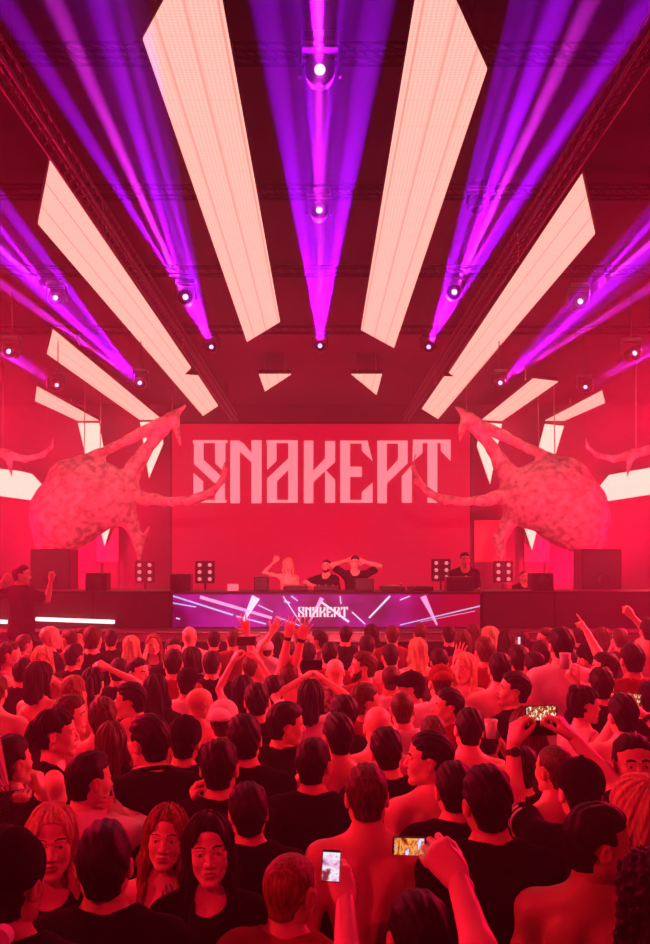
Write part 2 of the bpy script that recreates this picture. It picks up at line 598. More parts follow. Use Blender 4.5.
class Person:
    """places one figure; a = where it faces (0 = the stage, 90 = picture right, 180 = the camera)"""
    def __init__(s, px, py, hz, a, fem=False, d=None, ht=0, tilt=0, nod=0, arms=None, base=0.0, width=1.0):
        s.d = d if d is not None else (CH - hz) * F / (py - CY)
        s.px, s.py = px, py
        c = P(px, py, s.d)
        s.base = base
        s.hz = c.z - base
        s.s = s.hz / 1.655
        s.fem = fem; s.a = math.radians(a)
        s.ht = math.radians(ht); s.tilt = math.radians(tilt); s.nod = math.radians(nod)
        s.loc = Vector((c.x, c.y, base))
        s.armspec = arms or {}
        s.width = width
        s.head_c = Vector((0, .0, 1.655))

    def solve(s):
        s.M = Matrix.Translation(s.loc) @ Matrix.Rotation(-s.a, 4, 'Z') @ Matrix.Scale(s.s, 4)
        s.Mi = s.M.inverted()
        sw = (.150 if s.fem else .180) * s.width
        s.arms = {}; s.hands = {}
        for side, sx in (('R', 1), ('L', -1)):
            sh = Vector((sx * sw, -.012, 1.425))
            spec = s.armspec.get(side)
            if spec is None:
                el = sh + Vector((sx * .045, -.035, -.285)); wr = el + Vector((-sx * .01, .075, -.24))
                pose = 'relax'; palm = Vector((-sx, .1, 0))
            else:
                wx, wy, dd = spec[0], spec[1], spec[2]
                pose = spec[5] if len(spec) > 5 else 'relax'
                wr = s.Mi @ P(wx, wy, s.d + dd)
                hint = s.Mi @ P(spec[3], spec[4], s.d + dd * .5)
                if wr.z > sh.z + .12:        # a raised arm lifts its shoulder
                    g = min(1, (wr.z - sh.z) / .45)
                    sh = sh + Vector((-sx * .022, .005, .055)) * g
                el, wr = ik(sh, wr, hint)
                palm = s.Mi.to_3x3() @ (Vector(spec[6]) if len(spec) > 6 else Vector((0, 1, 0)))
            s.arms[side] = (tuple(sh), tuple(el), tuple(wr))
            hd = wr - el
            if spec is not None and len(spec) > 7:      # the wrist bends towards another point
                hd = (s.Mi @ P(spec[7][0], spec[7][1], s.d + dd + .04) - wr).normalized() + hd.normalized() * .7
            s.hands[side] = (pose, frame(hd, palm), wr, sx)
        return s

    def build(s, look):
        """look: dict hair, hair_mat, skin, top, top_mat, cap, cap_mat, cap_back"""
        s.solve()
        d = s.d
        rb, rh = (.013, .0034) if d < 4.6 else (.017, .0048) if d < 7 else (.022, .0075)
        if look.get('fine'): rh = .0027
        fem = s.fem
        S = body_shapes(fem, s.arms)
        pts = np.array([p for k in s.arms.values() for p in k] + [(-.27, -.2, 0), (.27, .22, 1.56)])
        lo = pts.min(0) - .08; hi = pts.max(0) + .08
        lo[2] = -.01
        v = Vol(lo, hi, rb)
        put(v, S, 'tpnsuf'); put(v, S, 'l')
        if not fem or look.get('top') != 'tee':     # the furrow of the spine
            v.cone((0, -.128, 1.42), (0, -.122, 1.08), .026, .022, k=.025, op='s')
        v.cut(.004 - v.grids()[2] + v.F * 0)
        V, Q = v.mesh()
        parts = [(V, Q, np.zeros(len(Q), int))]
        # hands
        hr = .0042 if d < 4.6 else .006 if d < 7 else .009
        for side, (pose, R, wr, sx) in s.hands.items():
            hid = pose == 'relax' and s.armspec.get(side) is None
            HV, HQ = template('hand', pose, .009 if hid else hr)
            HV = HV * np.array([sx, 1, 1]) * (.92 if fem else 1.03)
            # frame x = y cross z: keep the thumb inward for both hands
            HV = HV * np.array([-1, 1, 1])
            HQ2 = HQ if sx < 0 else HQ[:, ::-1]
            HV = HV @ np.array(R).T + np.array(wr)
            parts.append((HV, HQ2, np.zeros(len(HQ2), int)))
        # head
        HV, HQ, ht = template('head', (fem, look.get('open', False)), rh)
        Rh = Matrix.Translation((0, -.004, 1.655)) @ Matrix.Translation((0, -.03, -.10)) @ Matrix.Rotation(-s.ht, 4, 'Z') @ \
            Matrix.Rotation(s.tilt, 4, 'Y') @ Matrix.Rotation(-s.nod, 4, 'X') @ Matrix.Translation((0, .03, .10))
        Rn = np.array(Rh)
        tf = lambda A: A @ Rn[:3, :3].T + Rn[:3, 3]
        parts.append((tf(HV), HQ, ht))
        n = 0; VV = []; QQ = []; TT = []
        for a, b, c in parts:
            VV.append(a); QQ.append(b + n); TT.append(c); n += len(a)
        me = mesh_from('person', np.concatenate(VV), np.concatenate(QQ), None,
                       [look['skin'], M['lip'], look.get('brow', M['hair_dark']), M['eye'], M['iris']], np.concatenate(TT))
        o = link('person', me)
        o.matrix_world = s.M
        s.o = o
        # hair
        if look.get('hair'):
            HV, HQ = template('hair', look['hair'], max(rh, .0042))
            sc = .96 if fem else 1.0
            h = link('hair', mesh_from('hair', tf(HV * np.array([sc, 1, 1])), HQ, None, [look['hair_mat']]), o)
        if look.get('beard'):
            b = Vol((-.10, -.03, -.14), (.10, .12, .0), max(rh, .004))
            head_vol(b, fem, inf=.003)
            X, Y, Z = b.grids()
            b.cut(Z + .052 + 0 * b.F - .9 * np.maximum(0, .055 - Y) + .25 * np.maximum(0, .03 - np.abs(X)) * -1)
            b.cut(.005 - Y + b.F * 0)
            b.ell((0, .10, -.066), (.020, .03, .0085), k=.003, op='s')
            BV, BQ = b.mesh()
            link('beard', mesh_from('beard', tf(BV), BQ, None, [look['hair_mat'] if look.get('hair') else M['hair_dark']]), o)
        if look.get('cap'):
            HV, HQ = template('cap', look['cap'], max(rh, .004))
            HV = HV * 1.05
            if look.get('cap_back'): HV = HV * np.array([-1, -1, 1]) + np.array([0, -.02, 0])
            if look['cap'] == 'cap' and look.get('cap_back'): HV = HV + np.array([0, 0, .004])
            link('cap' if look['cap'] == 'cap' else 'beanie', mesh_from('cap', tf(HV), HQ, None, [look['cap_mat']]), o)
        # clothes
        rc = .0085 if d < 3.3 else .010 if d < 4.6 else rb
        top = look.get('top', 'tee')
        if top != 'bare':
            v = Vol(lo - .03, hi + .03, rc)
            X, Y, Z = v.grids(); A = v.F * 0
            if top in ('tee', 'polo'):
                f = lambda sh: .016 if sh[0] in 'tp' else .013
                put(v, S, 'tps', f)
                # sleeves reach two thirds down the upper arm
                for side, (a_, e_, w_) in s.arms.items():
                    a_ = np.array(a_); e_ = np.array(e_); r = .036 if fem else .050
                    v.cone(a_, a_ + (e_ - a_) * .62, r + .013, r + .020, k=.03)
                    dr = (e_ - a_) / np.linalg.norm(e_ - a_)
                v.cone((0, 0, 1.12), (0, 0, .93), .135 if fem else .158, .15 if fem else .166, k=.04, sy=1.32)
                v.F += .004 * np.sin(38 * X + 20 * Z + 5 * np.sin(11 * Z)) * np.sin(17 * Z + 9 * X)
                v.cut(.86 - Z + A)
                # the neck opening
                v.cone((0, .012, 1.485), (0, -.015, 1.70), .066 if fem else .075, .11, k=.012, op='s')
                if look.get('vneck'): v.cone((0, .08, 1.50), (0, .12, 1.38), .06, .03, k=.012, op='s')
            elif top == 'tank':
                put(v, S, 'tp', lambda sh: .022 if sh[0] == 'p' else .010)
                v.cut(.90 - Z + A)
                w = .105 if fem else .125
                v.cut(np.maximum(np.abs(X) - w - np.maximum(0, 1.33 - Z) * 1.2, -1 + A))
                v.cone((0, .03, 1.50), (0, .0, 1.75), .080, .16, k=.012, op='s')
                v.cone((0, .06, 1.48), (0, .16, 1.40), .07, .07, k=.012, op='s')
            elif top == 'crop':
                put(v, S, 't', .007)
                v.cut(np.maximum(Z - 1.345, 1.19 - Z) + A)
                v.cut(np.abs(X) - .17 + A)
            elif top == 'strappy':
                put(v, S, 'tp', .008)
                v.cut(.86 - Z + A)
                v.cut(Z - 1.33 + A)
                for sx in (-1, 1):
                    v.cone((sx * .085, .085, 1.32), (sx * .095, .0, 1.478), .010, .010, k=.006)
                    v.cone((sx * .095, .0, 1.478), (sx * .085, -.100, 1.32), .010, .010, k=.006)
            v.F[v.F > .5] = 1
            SV, SQ = v.mesh()
            nm = {'tee': 't_shirt', 'polo': 'polo_shirt', 'tank': 'tank_top', 'crop': 'crop_top', 'strappy': 'strappy_top'}[top]
            link(nm, mesh_from(nm, SV, SQ, None, [look['top_mat']]), o)
        # trousers
        v = Vol((-.26, -.26, .03), (.26, .22, 1.06), .026)
        X, Y, Z = v.grids(); A = v.F * 0
        put(v, S, 'pl', lambda sh: .012 if sh[0] == 'p' else .014)
        v.cone((0, 0, 1.10), (0, 0, .96), .12, .14, k=.04, sy=1.3)
        v.cut(Z - .985 + A); v.cut(.10 - Z + A)
        SV, SQ = v.mesh()
        link('trousers', mesh_from('trousers', SV, SQ, None, [M['denim_dark']]), o)
        return o

    def local(s, p):        # template head point -> the person's own frame
        return None


M = {}
KW = 4.0

# ================================================================== camera and view
cam = bpy.data.cameras.new('camera')
co = bpy.data.objects.new('camera', cam); COL.objects.link(co); SC.camera = co
cam.sensor_fit = 'VERTICAL'; cam.sensor_height = 36; cam.lens = F / 944 * 36
cam.shift_y = (CY - 472) / 944; cam.shift_x = (325 - CX) / 944
cam.clip_end = 200
co.location = (0, 0, CH); co.rotation_euler = (math.pi / 2, 0, 0)
SC.view_settings.view_transform = 'Standard'
SC.view_settings.look = 'None'
SC.view_settings.gamma = 1
SC.view_settings.exposure = 0.0

# ================================================================== materials
M['skin'] = mat('skin', (.64, .33, .25), .48, bump=.05, bscale=90)
M['skin_light'] = mat('skin_light', (.76, .44, .36), .45, bump=.05, bscale=90)
M['skin_dark'] = mat('skin_brown', (.42, .21, .14), .42, bump=.05, bscale=90)
M['lip'] = mat('lip', (.45, .16, .15), .4)
M['eye'] = mat('eye_white', (.75, .72, .70), .3)
M['iris'] = mat('iris', (.03, .02, .015), .2)
M['hair_dark'] = mat('hair_dark', (.010, .006, .005), .55, bump=.4, bscale=60, vary=.6, vscale=22, spec=.2)
M['hair_brown'] = mat('hair_brown', (.085, .038, .02), .5, bump=.4, bscale=60, vary=.55, vscale=22, spec=.2)
M['hair_auburn'] = mat('hair_auburn', (.22, .075, .035), .5, bump=.4, bscale=60, vary=.55, vscale=22, spec=.2)
M['hair_fair'] = mat('hair_fair', (.60, .40, .22), .5, bump=.4, bscale=60, vary=.22, vscale=22, spec=.2)
M['denim_dark'] = mat('dark_trousers', (.02, .02, .025), .85, spec=.1)
M['black'] = mat('black_cotton', (.008, .007, .007), .9, bump=.25, bscale=14, spec=.1)
M['red'] = mat('red_cotton', (.26, .03, .035), .9, bump=.25, bscale=14, spec=.1)
M['grey'] = mat('charcoal_cotton', (.09, .075, .075), .9, bump=.25, bscale=14, spec=.1)
M['white'] = mat('pale_cotton', (.72, .62, .62), .9, bump=.3, bscale=14, vary=.06, spec=.1)
M['pattern'] = mat('patterned_cotton', (.20, .12, .12), .9, vary=.9, vscale=30, spec=.1)
M['metal_black'] = mat('black_metal', (.02, .02, .022), .45, metal=.4)
M['metal'] = mat('steel', (.42, .40, .42), .35, metal=.9)
M['plastic_black'] = mat('black_plastic', (.012, .012, .013), .35)
M['plastic_white'] = mat('white_plastic', (.75, .75, .75), .4)
M['glass_clear'] = mat('clear_plastic', (.85, .85, .88), .15)
M['glass_clear'].node_tree.nodes['Principled BSDF'].inputs['Transmission Weight'].default_value = .35
M['wall'] = mat('dark_wall', (.10, .07, .075), .9, bump=.3, bscale=3, vary=.3, vscale=.6)
M['ceiling'] = mat('dark_ceiling', (.014, .010, .011), .9, vary=.4, vscale=.8)
M['floor'] = mat('dark_floor', (.05, .04, .04), .5, vary=.4, vscale=1.5)
M['stage_black'] = mat('stage_black', (.06, .03, .035), .75, vary=.2, vscale=2)
M['letter'] = None


for hn in ('hair_dark', 'hair_brown', 'hair_auburn', 'hair_fair'):
    n_ = M[hn].node_tree.nodes; l_ = M[hn].node_tree.links
    mp_ = n_.new('ShaderNodeMapping'); mp_.inputs['Scale'].default_value = (5, 5, .6)
    tc_ = [q for q in n_ if q.type == 'TEX_COORD'][0]
    l_.new(tc_.outputs['Object'], mp_.inputs['Vector'])
    for q in n_:
        if q.type == 'TEX_NOISE': l_.new(mp_.outputs[0], q.inputs['Vector'])


def nodes(m):
    return m.node_tree.nodes, m.node_tree.links, m.node_tree.nodes['Principled BSDF']


def led_material(name, col, strength, pitch=.02, seam=.0, axis='xy'):
    """an LED wall: a dot grid of diodes and dark lines between the modules, in metres on the surface"""
    m = bpy.data.materials.new(name); m.use_nodes = True
    n, l, b = nodes(m)
    b.inputs['Base Color'].default_value = (.02, .02, .02, 1); b.inputs['Roughness'].default_value = .6
    g = n.new('ShaderNodeNewGeometry'); sp = n.new('ShaderNodeSeparateXYZ'); l.new(g.outputs['Position'], sp.inputs[0])

    def mth(op, a, b_=None, c=None):
        q = n.new('ShaderNodeMath'); q.operation = op
        for i, v in enumerate((a, b_, c)):
            if v is None: continue
            if isinstance(v, (int, float)): q.inputs[i].default_value = v
            else: l.new(v, q.inputs[i])
        return q.outputs[0]
    u, w = (sp.outputs['X'], sp.outputs['Y']) if axis == 'xy' else (sp.outputs['X'], sp.outputs['Z'])
    if axis == 'ray':      # modules run along the strip
        pass
    dots = mth('MULTIPLY', mth('ABSOLUTE', mth('SINE', mth('MULTIPLY', u, math.pi / pitch))),
               mth('ABSOLUTE', mth('SINE', mth('MULTIPLY', w, math.pi / pitch))))
    val = mth('ADD', mth('MULTIPLY', dots, .30), .82)
    if seam:
        fu = mth('FRACT', mth('DIVIDE', u, seam)); fw = mth('FRACT', mth('DIVIDE', w, seam * 2))
        su = mth('GREATER_THAN', mth('ABSOLUTE', mth('SUBTRACT', fu, .5)), .455)
        sw = mth('GREATER_THAN', mth('ABSOLUTE', mth('SUBTRACT', fw, .5)), .494)
        s = mth('MAXIMUM', mth('MULTIPLY', su, .30), mth('MULTIPLY', sw, .2))
        val = mth('MULTIPLY', val, mth('SUBTRACT', 1.0, s))
    b.inputs['Emission Color'].default_value = (*col, 1)
    l.new(mth('MULTIPLY', val, strength), b.inputs['Emission Strength'])
    return m


LED = led_material('led_strip', (1.5, .56, .47), 1.05, .03, .20)
LEDW = led_material('led_wall_strip', (2.0, .62, .54), 1.5, .03, .0, 'xz')
ZC = CH + 3.2

# ================================================================== the room
Y0, Y1, XW = -4.0, 22.3, 11.0


def struct(name, mb, m, loc=None):
    return tag(mb.build(name, m, None, loc), kind='structure')


struct('floor', MB().box((0, (Y0 + Y1) / 2, -.05), (2 * XW + .6, Y1 - Y0 + .6, .1)), M['floor'])
struct('ceiling', MB().box((0, (Y0 + Y1) / 2, ZC + .5), (2 * XW + .6, Y1 - Y0 + .6, .2)), M['ceiling'])
struct('wall_back', MB().box((0, Y1 + .1, 3), (2 * XW + .4, .2, 7)), M['wall'])
struct('wall_front', MB().box((0, Y0 - .1, 3), (2 * XW + .4, .2, 7)), mat('bounce_absorbing_black', (.006, .006, .006), .95, spec=.05, bump=.4, bscale=2))  # unseen wall made near-black to swallow purple bounce from the beams
struct('wall_left', MB().box((-XW - .1, 9, 3), (.2, 27, 7)), M['wall'])
struct('wall_right', MB().box((XW + .1, 9, 3), (.2, 27, 7)), M['wall'])


# ================================================================== LED strips
def led_strip(pts, label, plane, thick=.07, name='led_strip', group='glowing LED strips', material=None):
    """plane 'c': hung level under the ceiling; plane 'w': on the back wall; points are where the photo shows the corners"""
    W = []
    for x, y in pts:
        if plane == 'c': W.append(P(x, y, 3.2 * F / (CY - y)))
        else: W.append(P(x, y, 22.0))
    c = sum(W, Vector()) / len(W)
    ext = Vector((0, 0, thick)) if plane == 'c' else Vector((0, thick, 0))
    root = empty(name, c)
    b = MB(); b.prism([p - c for p in W], ext * .2); b.build('screen', material or (LED if plane == 'c' else LEDW), root)
    h = MB(); h.prism([(p - c) * 1.004 + ext * .25 for p in W], ext); h.build('housing', M['metal_black'], root)
    if plane == 'c':
        for f in (.2, .8):
            q = W[0].lerp(W[len(W) // 2], f) - c
            MB().bar(q + ext, q + Vector((0, 0, .42)), .012, n=6).build('hanger', M['metal'], root)
    tag(root, label, 'LED screen', group)
    return root


led_strip([(143, 40), (165, 0), (196, -50), (214, -50), (222, 0), (280, 322), (247, 342)],
          'widest pale LED strip on the ceiling left of the purple centre beams', 'c')
led_strip([(487, 70), (394, 348), (361, 330), (415, 0), (423, -50), (436, -50), (455, 0)],
          'widest pale LED strip on the ceiling right of the purple centre beams', 'c')
led_strip([(50, 162), (191, 368), (184, 375), (198, 376), (218, 406), (203, 416), (38, 224)],
          'long notched pale LED strip, second left of the purple centre beams', 'c')
led_strip([(582, 175), (595, 234), (438, 419), (422, 409), (444, 377), (455, 377), (449, 373)],
          'long notched pale LED strip, second right of the purple centre beams', 'c')
led_strip([(53, 330), (162, 420), (140, 420), (47, 354)], 'short slanting ceiling LED strip above the left spiked sculpture, inner of two', 'c')
led_strip([(533, 379), (558, 382), (502, 421), (482, 420)], 'short slanting ceiling LED strip above the right spiked sculpture, inner of two', 'c')
led_strip([(37, 387), (99, 421), (78, 421), (35, 401)], 'outer short ceiling LED strip above the left spiked sculpture', 'c')
led_strip([(602, 391), (605, 403), (564, 421), (545, 421)], 'outer short ceiling LED strip above the right spiked sculpture', 'c')
led_strip([(259, 374.6), (291, 374.6), (265, 391.5)], 'small LED triangle on the ceiling above the letters N and A', 'c')
led_strip([(351.5, 374.6), (382, 374.6), (376.5, 395)], 'small LED triangle on the ceiling above the letters E and P', 'c')
led_strip([(140, 422), (162, 422), (163, 444), (149, 478)], 'pointed LED shard on the back wall behind the left sculpture spike', 'w')
led_strip([(481, 422), (502, 424), (490, 484), (477, 446)], 'pointed LED shard on the back wall behind the right sculpture spike', 'w')
led_strip([(78, 423), (99, 423), (107, 468), (88, 466)], 'upright LED panel on the back wall behind the upper arm of the left sculpture', 'w')
led_strip([(545, 424), (564, 426), (551, 469), (533, 470)], 'upright LED panel on the back wall behind the upper arm of the right sculpture', 'w')
led_strip([(-60, 462), (20, 471), (32, 474), (49, 492), (37, 501), (-60, 488)], 'broad LED arrow reaching in from the left edge behind the left sculpture', 'w')
led_strip([(705, 458), (620, 473), (609, 475), (595, 492), (609, 501), (705, 486)], 'broad LED arrow reaching in from the right edge behind the right sculpture', 'w')
led_strip([(101, 531), (111, 525), (104.5, 546)], 'tiny LED triangle under the belly of the left sculpture', 'w')
led_strip([(523.6, 525), (537, 530), (532, 550)], 'tiny LED triangle under the belly of the right sculpture', 'w')

# ================================================================== back LED wall and its letters
SCR = led_material('red_led_wall', (.80, .0, .03), .72, .05, .0, 'xz')
root = empty('led_wall', P(325, 600, 22.1))
r0 = Vector(root.location)
b = MB(); b.prism([P(x, y, 22.05) - r0 for x, y in ((172, 600), (172, 424), (470, 424), (470, 600))][::-1], (0, .05, 0)); b.build('screen', SCR, root)
b = MB(); b.prism([P(x, y, 22.11) - r0 for x, y in ((170, 604), (170, 422), (472, 422), (472, 604))][::-1], (0, .15, 0)); b.build('housing', M['metal_black'], root)
tag(root, 'large red LED wall behind the DJ booth under the big letters', 'LED screen')

GL = {   # outlines in a 4.483x enlargement: (left edge at pixel 185, top edge at pixel 425)
    'letter_s': [[(40, 72), (82, 72), (82, 155), (178, 245), (178, 348), (135, 348), (135, 262), (40, 175)],
                 [(135, 72), (180, 72), (180, 215), (135, 172)], [(38, 215), (80, 252), (80, 348), (38, 348)],
                 [(35, 68), (190, 68), (190, 80), (35, 80)], [(38, 336), (185, 336), (185, 348), (38, 348)]],
    'letter_n': [[(203, 70), (245, 70), (245, 350), (203, 350)], [(240, 70), (262, 82), (300, 128), (300, 168), (240, 114)],
                 [(298, 68), (343, 68), (343, 350), (298, 350)]],
    'letter_a': [[(368, 72), (410, 72), (410, 160), (368, 200)], [(463, 72), (505, 72), (505, 348), (463, 348)],
                 [(465, 148), (465, 198), (412, 252), (412, 348), (368, 348), (368, 240)],
                 [(365, 68), (505, 68), (505, 80), (365, 80)], [(368, 336), (505, 336), (505, 348), (368, 348)]],
    'letter_k': [[(533, 70), (575, 70), (575, 350), (533, 350)], [(628, 72), (673, 72), (673, 165), (573, 257), (573, 207), (628, 150)],
                 [(628, 200), (673, 245), (673, 348), (628, 348)]],
    'letter_e': [[(696, 70), (740, 70), (740, 348), (696, 348)], [(696, 70), (820, 70), (820, 82), (696, 82)],
                 [(793, 78), (820, 78), (841, 160), (793, 115)], [(738, 187), (793, 187), (793, 232), (738, 232)],
                 [(696, 336), (841, 336), (841, 348), (696, 348)], [(793, 300), (841, 258), (841, 348), (793, 348)]],
    'letter_p': [[(863, 70), (905, 70), (905, 350), (863, 350)], [(863, 70), (998, 70), (998, 82), (863, 82)],
                 [(956, 72), (998, 72), (998, 172), (903, 264), (903, 212), (956, 155)]],
    'letter_i': [[(973, 228), (1017, 180), (1017, 348), (973, 348)], [(1023, 72), (1065, 72), (1065, 125), (1020, 165)]],
    'letter_t': [[(1023, 66), (1191, 66), (1191, 80), (1023, 80)], [(1088, 72), (1131, 72), (1131, 348), (1088, 348)],
                 [(1148, 80), (1191, 80), (1191, 160), (1148, 115)]],
}
LET = mat('letter_glow', (.3, .1, .1), .6, emit=(1, .24, .30), strength=1.15)
root = empty('lettering', P(321, 503, 22.0)); r0 = Vector(root.location)
for nm, polys in GL.items():
    b = MB()
    for pl in polys:
        b.prism([P(185 + x / 4.483, 425 + y / 4.483, 21.98) - r0 for x, y in pl], (0, .05, 0))
    b.build(nm, LET, root)
tag(root, 'giant glowing pink letters SNAKEPIT across the red LED wall', 'sign')


# ================================================================== spiked sculptures beside the letters
SCULPT = mat('mottled_sculpture', (.74, .46, .48), .7, bump=.9, bscale=9, vary=.5, vscale=7)


def sculpt(flip):
    D = 19.5; k = F / D
    fx = (lambda x: 639 - x) if flip else (lambda x: x)
    c0 = P(fx(85), 560, D)

    def W(x, y, dy=0.0):
        p = P(fx(x), y, D) - c0
        return (p.x, p.y + dy, p.z)
    lo = (min(W(10, 0)[0], W(245, 0)[0]), -.9, W(0, 572)[2]); hi = (max(W(10, 0)[0], W(245, 0)[0]), .9, W(0, 402)[2])
    v = Vol(lo, hi, .035)
    m = lambda px: px / k
    # belly
    v.cone(W(62, 518), W(95, 492), m(27), m(29), k=.15)
    v.cone(W(95, 492), W(122, 493), m(26), m(16), k=.15)
    v.cone(W(48, 540), W(70, 515), m(13), m(24), k=.15)
    v.cone(W(112, 505), W(70, 478), m(18), m(14), k=.15)
    v.ell(W(84, 498), (m(42), .50, m(27)), k=.6)
    v.ell(W(66, 520), (m(27), .50, m(25)), k=.5)
    # upper arm, its barbed tip and the brace under it
    v.cone(W(66, 474), W(100, 455, -.1), m(13), m(5.5), k=.15)
    v.cone(W(100, 455, -.1), W(172, 420, -.25), m(4.5), m(6), k=.06)
    v.cone(W(172, 420, -.25), W(187, 408, -.3), m(6), m(.8), k=.04)
    v.cone(W(176, 420, -.25), W(183, 447, -.35), m(5), m(.6), k=.05)
    v.cone(W(122, 488), W(146, 450, .0), m(13), m(6), k=.12)
    v.cone(W(146, 450, .0), W(170, 424, -.2), m(6), m(6), k=.08)
    # tentacle that curls up in front of the letters
    pts = [(128, 495, 11, 0), (150, 500, 6, -.2), (175, 503, 4.5, -.35), (198, 501, 4.6, -.45), (214, 494, 4.2, -.5), (224, 483, 3.2, -.5), (228, 470, 2, -.5), (226, 455, .5, -.5)]
    for (x, y, r, q), (x2, y2, r2, q2) in zip(pts, pts[1:]): v.cone(W(x, y, q), W(x2, y2, q2), m(r), m(r2), k=.06)
    # lower leg and its barb
    v.cone(W(122, 503), W(137, 538, .1), m(11), m(6), k=.12)
    v.cone(W(137, 538, .1), W(138, 558, .1), m(6), m(2.5), k=.06)
    v.cone(W(139, 545, .1), W(149, 527, .0), m(4), m(.7), k=.05)
    v.F += .012 * np.sin(5 * v.grids()[0] + 4 * v.grids()[2]) * np.sin(6 * v.grids()[2] - 3 * v.grids()[0] + 1) + .012 * np.sin(13 * v.grids()[0]) * np.sin(12 * v.grids()[2])
    V, Q = v.mesh()
    root = empty('spiked_sculpture', c0)
    link('body', mesh_from('body', V, Q, None, [SCULPT]), root)
    for q in ((100, 455), (172, 420), (84, 470)):
        a = Vector(W(*q)); MB().bar(a, (a.x, a.y + .1, ZC + .385 - c0.z), .012, n=6).build('suspension_cable', M['metal'], root)
    side = 'right' if flip else 'left'
    tag(root, 'mottled spiked creature sculpture with a curling tentacle, %s of the stage' % side, 'sculpture', 'spiked sculptures beside the letters')


sculpt(False); sculpt(True)


def horn(flip):
    D = 17.0; k = F / D
    fx = (lambda x: 639 - x) if flip else (lambda x: x)
    c0 = P(fx(10), 462, D)
    W = lambda x, y: tuple(P(fx(x), y, D) - c0)
    xs = sorted((W(-30, 0)[0], W(62, 0)[0]))
    v = Vol((xs[0], -.25, W(0, 486)[2]), (xs[1], .25, W(0, 432)[2]), .022)
    pts = [(-20, 447, 5), (5, 454, 4.5), (25, 459, 3.2), (42, 455, 2.4), (51, 447, 1.6), (54, 436, .4)]
    for (x, y, r), (x2, y2, r2) in zip(pts, pts[1:]): v.cone(W(x, y), W(x2, y2), r / k, r2 / k, k=.05)
    v.cone(W(8, 455), W(12, 478), 4 / k, .4 / k, k=.08)
    V, Q = v.mesh()
    root = empty('horn_sculpture', c0)
    link('horn', mesh_from('horn', V, Q, None, [SCULPT]), root)
    a = Vector(W(3, 450)); s = MB(); s.bar(a, (a.x, a.y, ZC + .385 - c0.z), .012, n=6); s.build('suspension_cable', M['metal'], root)
    tag(root, 'thin curved horn hanging high by the %s edge above the LED arrow' % ('right' if flip else 'left'), 'sculpture', 'curved horns beside the stage')


horn(False); horn(True)

# ================================================================== stage
YS = 12.9
k0 = F / YS
zt = CH - (593 - CY) / k0          # top of the riser
zb = CH - (628 - CY) / k0          # its foot = top of the apron
struct('stage_floor', MB().box((0, 17.6, .95 / 2), (21.6, 9.2, .95)), M['stage_black'])
ap = MB().box((0, 12.66, zb / 2), (21.4, .42, zb))
for i in range(-9, 10): ap.box((i * 1.13, 12.455, zb / 2), (.03, .03, zb))
tag(ap.build('stage_apron', M['stage_black'], None, (0, 12.66, 0)), 'dark stage front running right across under the DJ riser', 'stage')
# long dark riser on both sides of the booth screen
def seg(x0, x1, nm, label, grp=None):
    a = (x0 - CX) / k0; c = (x1 - CX) / k0
    r = empty(nm, ((a + c) / 2, YS + .35, .95))
    b = MB(); b.box((0, 0, (zt - .95) / 2), (c - a, .7, zt - .95), bev=.01); b.build('body', M['stage_black'], r)
    e = MB(); e.box((0, -.01, zt - .95 + .01), (c - a, .74, .03), bev=.008); e.build('worktop', M['metal_black'], r)
    n = max(2, int((c - a) / .9))
    for i in range(n + 1): MB().box((-(c - a) / 2 + (c - a) * i / n * .996 + .005, -.36, (zt - .95) / 2), (.02, .02, zt - .95)).build('panel_joint', M['metal_black'], r)
    tag(r, label, 'stage riser', grp)


seg(-60, 171, 'stage_riser', 'long dark riser left of the booth screen with a light tube below', 'stage risers')
seg(482, 700, 'stage_riser', 'long dark riser right of the booth screen', 'stage risers')
# booth
bx0, bx1 = (172 - CX) / k0, (481 - CX) / k0
bw = bx1 - bx0; bcx = (bx0 + bx1) / 2
root = empty('dj_booth', (bcx, YS + .35, .95))
MB().box((0, .02, (zt - .98) / 2), (bw - .01, .62, zt - .98), bev=.01).build('body', M['metal_black'], root)
MB().box((0, 0, zt - .95), (bw - .005, .74, .035), bev=.01).build('desktop', M['metal_black'], root)
scr_m = mat('booth_screen', (.02, .02, .02), .4)
n_, l_, b_ = nodes(scr_m)
g_ = n_.new('ShaderNodeTexCoord'); no = n_.new('ShaderNodeTexNoise'); no.inputs['Scale'].default_value = 1.6
rp = n_.new('ShaderNodeValToRGB')
rp.color_ramp.elements[0].color = (.10, .0, .07, 1); rp.color_ramp.elements[1].color = (.50, .01, .42, 1)
rp.color_ramp.elements[0].position = .35; rp.color_ramp.elements[1].position = .65
sx_ = n_.new('ShaderNodeSeparateXYZ'); l_.new(g_.outputs['Object'], sx_.inputs[0])
mr = n_.new('ShaderNodeMapRange'); mr.inputs['From Min'].default_value = .9; mr.inputs['From Max'].default_value = 1.75
l_.new(sx_.outputs['X'], mr.inputs['Value'])
mx = n_.new('ShaderNodeMix'); mx.data_type = 'RGBA'; mx.inputs[7].default_value = (.42, .0, .03, 1)
l_.new(g_.outputs['Object'], no.inputs['Vector']); l_.new(no.outputs['Fac'], rp.inputs['Fac'])
l_.new(rp.outputs['Color'], mx.inputs[6]); l_.new(mr.outputs['Result'], mx.inputs[0])
l_.new(mx.outputs[2], b_.inputs['Emission Color']); b_.inputs['Emission Strength'].default_value = .8
sc_o = MB().box((0, -.315, (zt + zb) / 2 - .95), (bw - .02, .03, zt - zb - .02)).build('screen', scr_m, root)
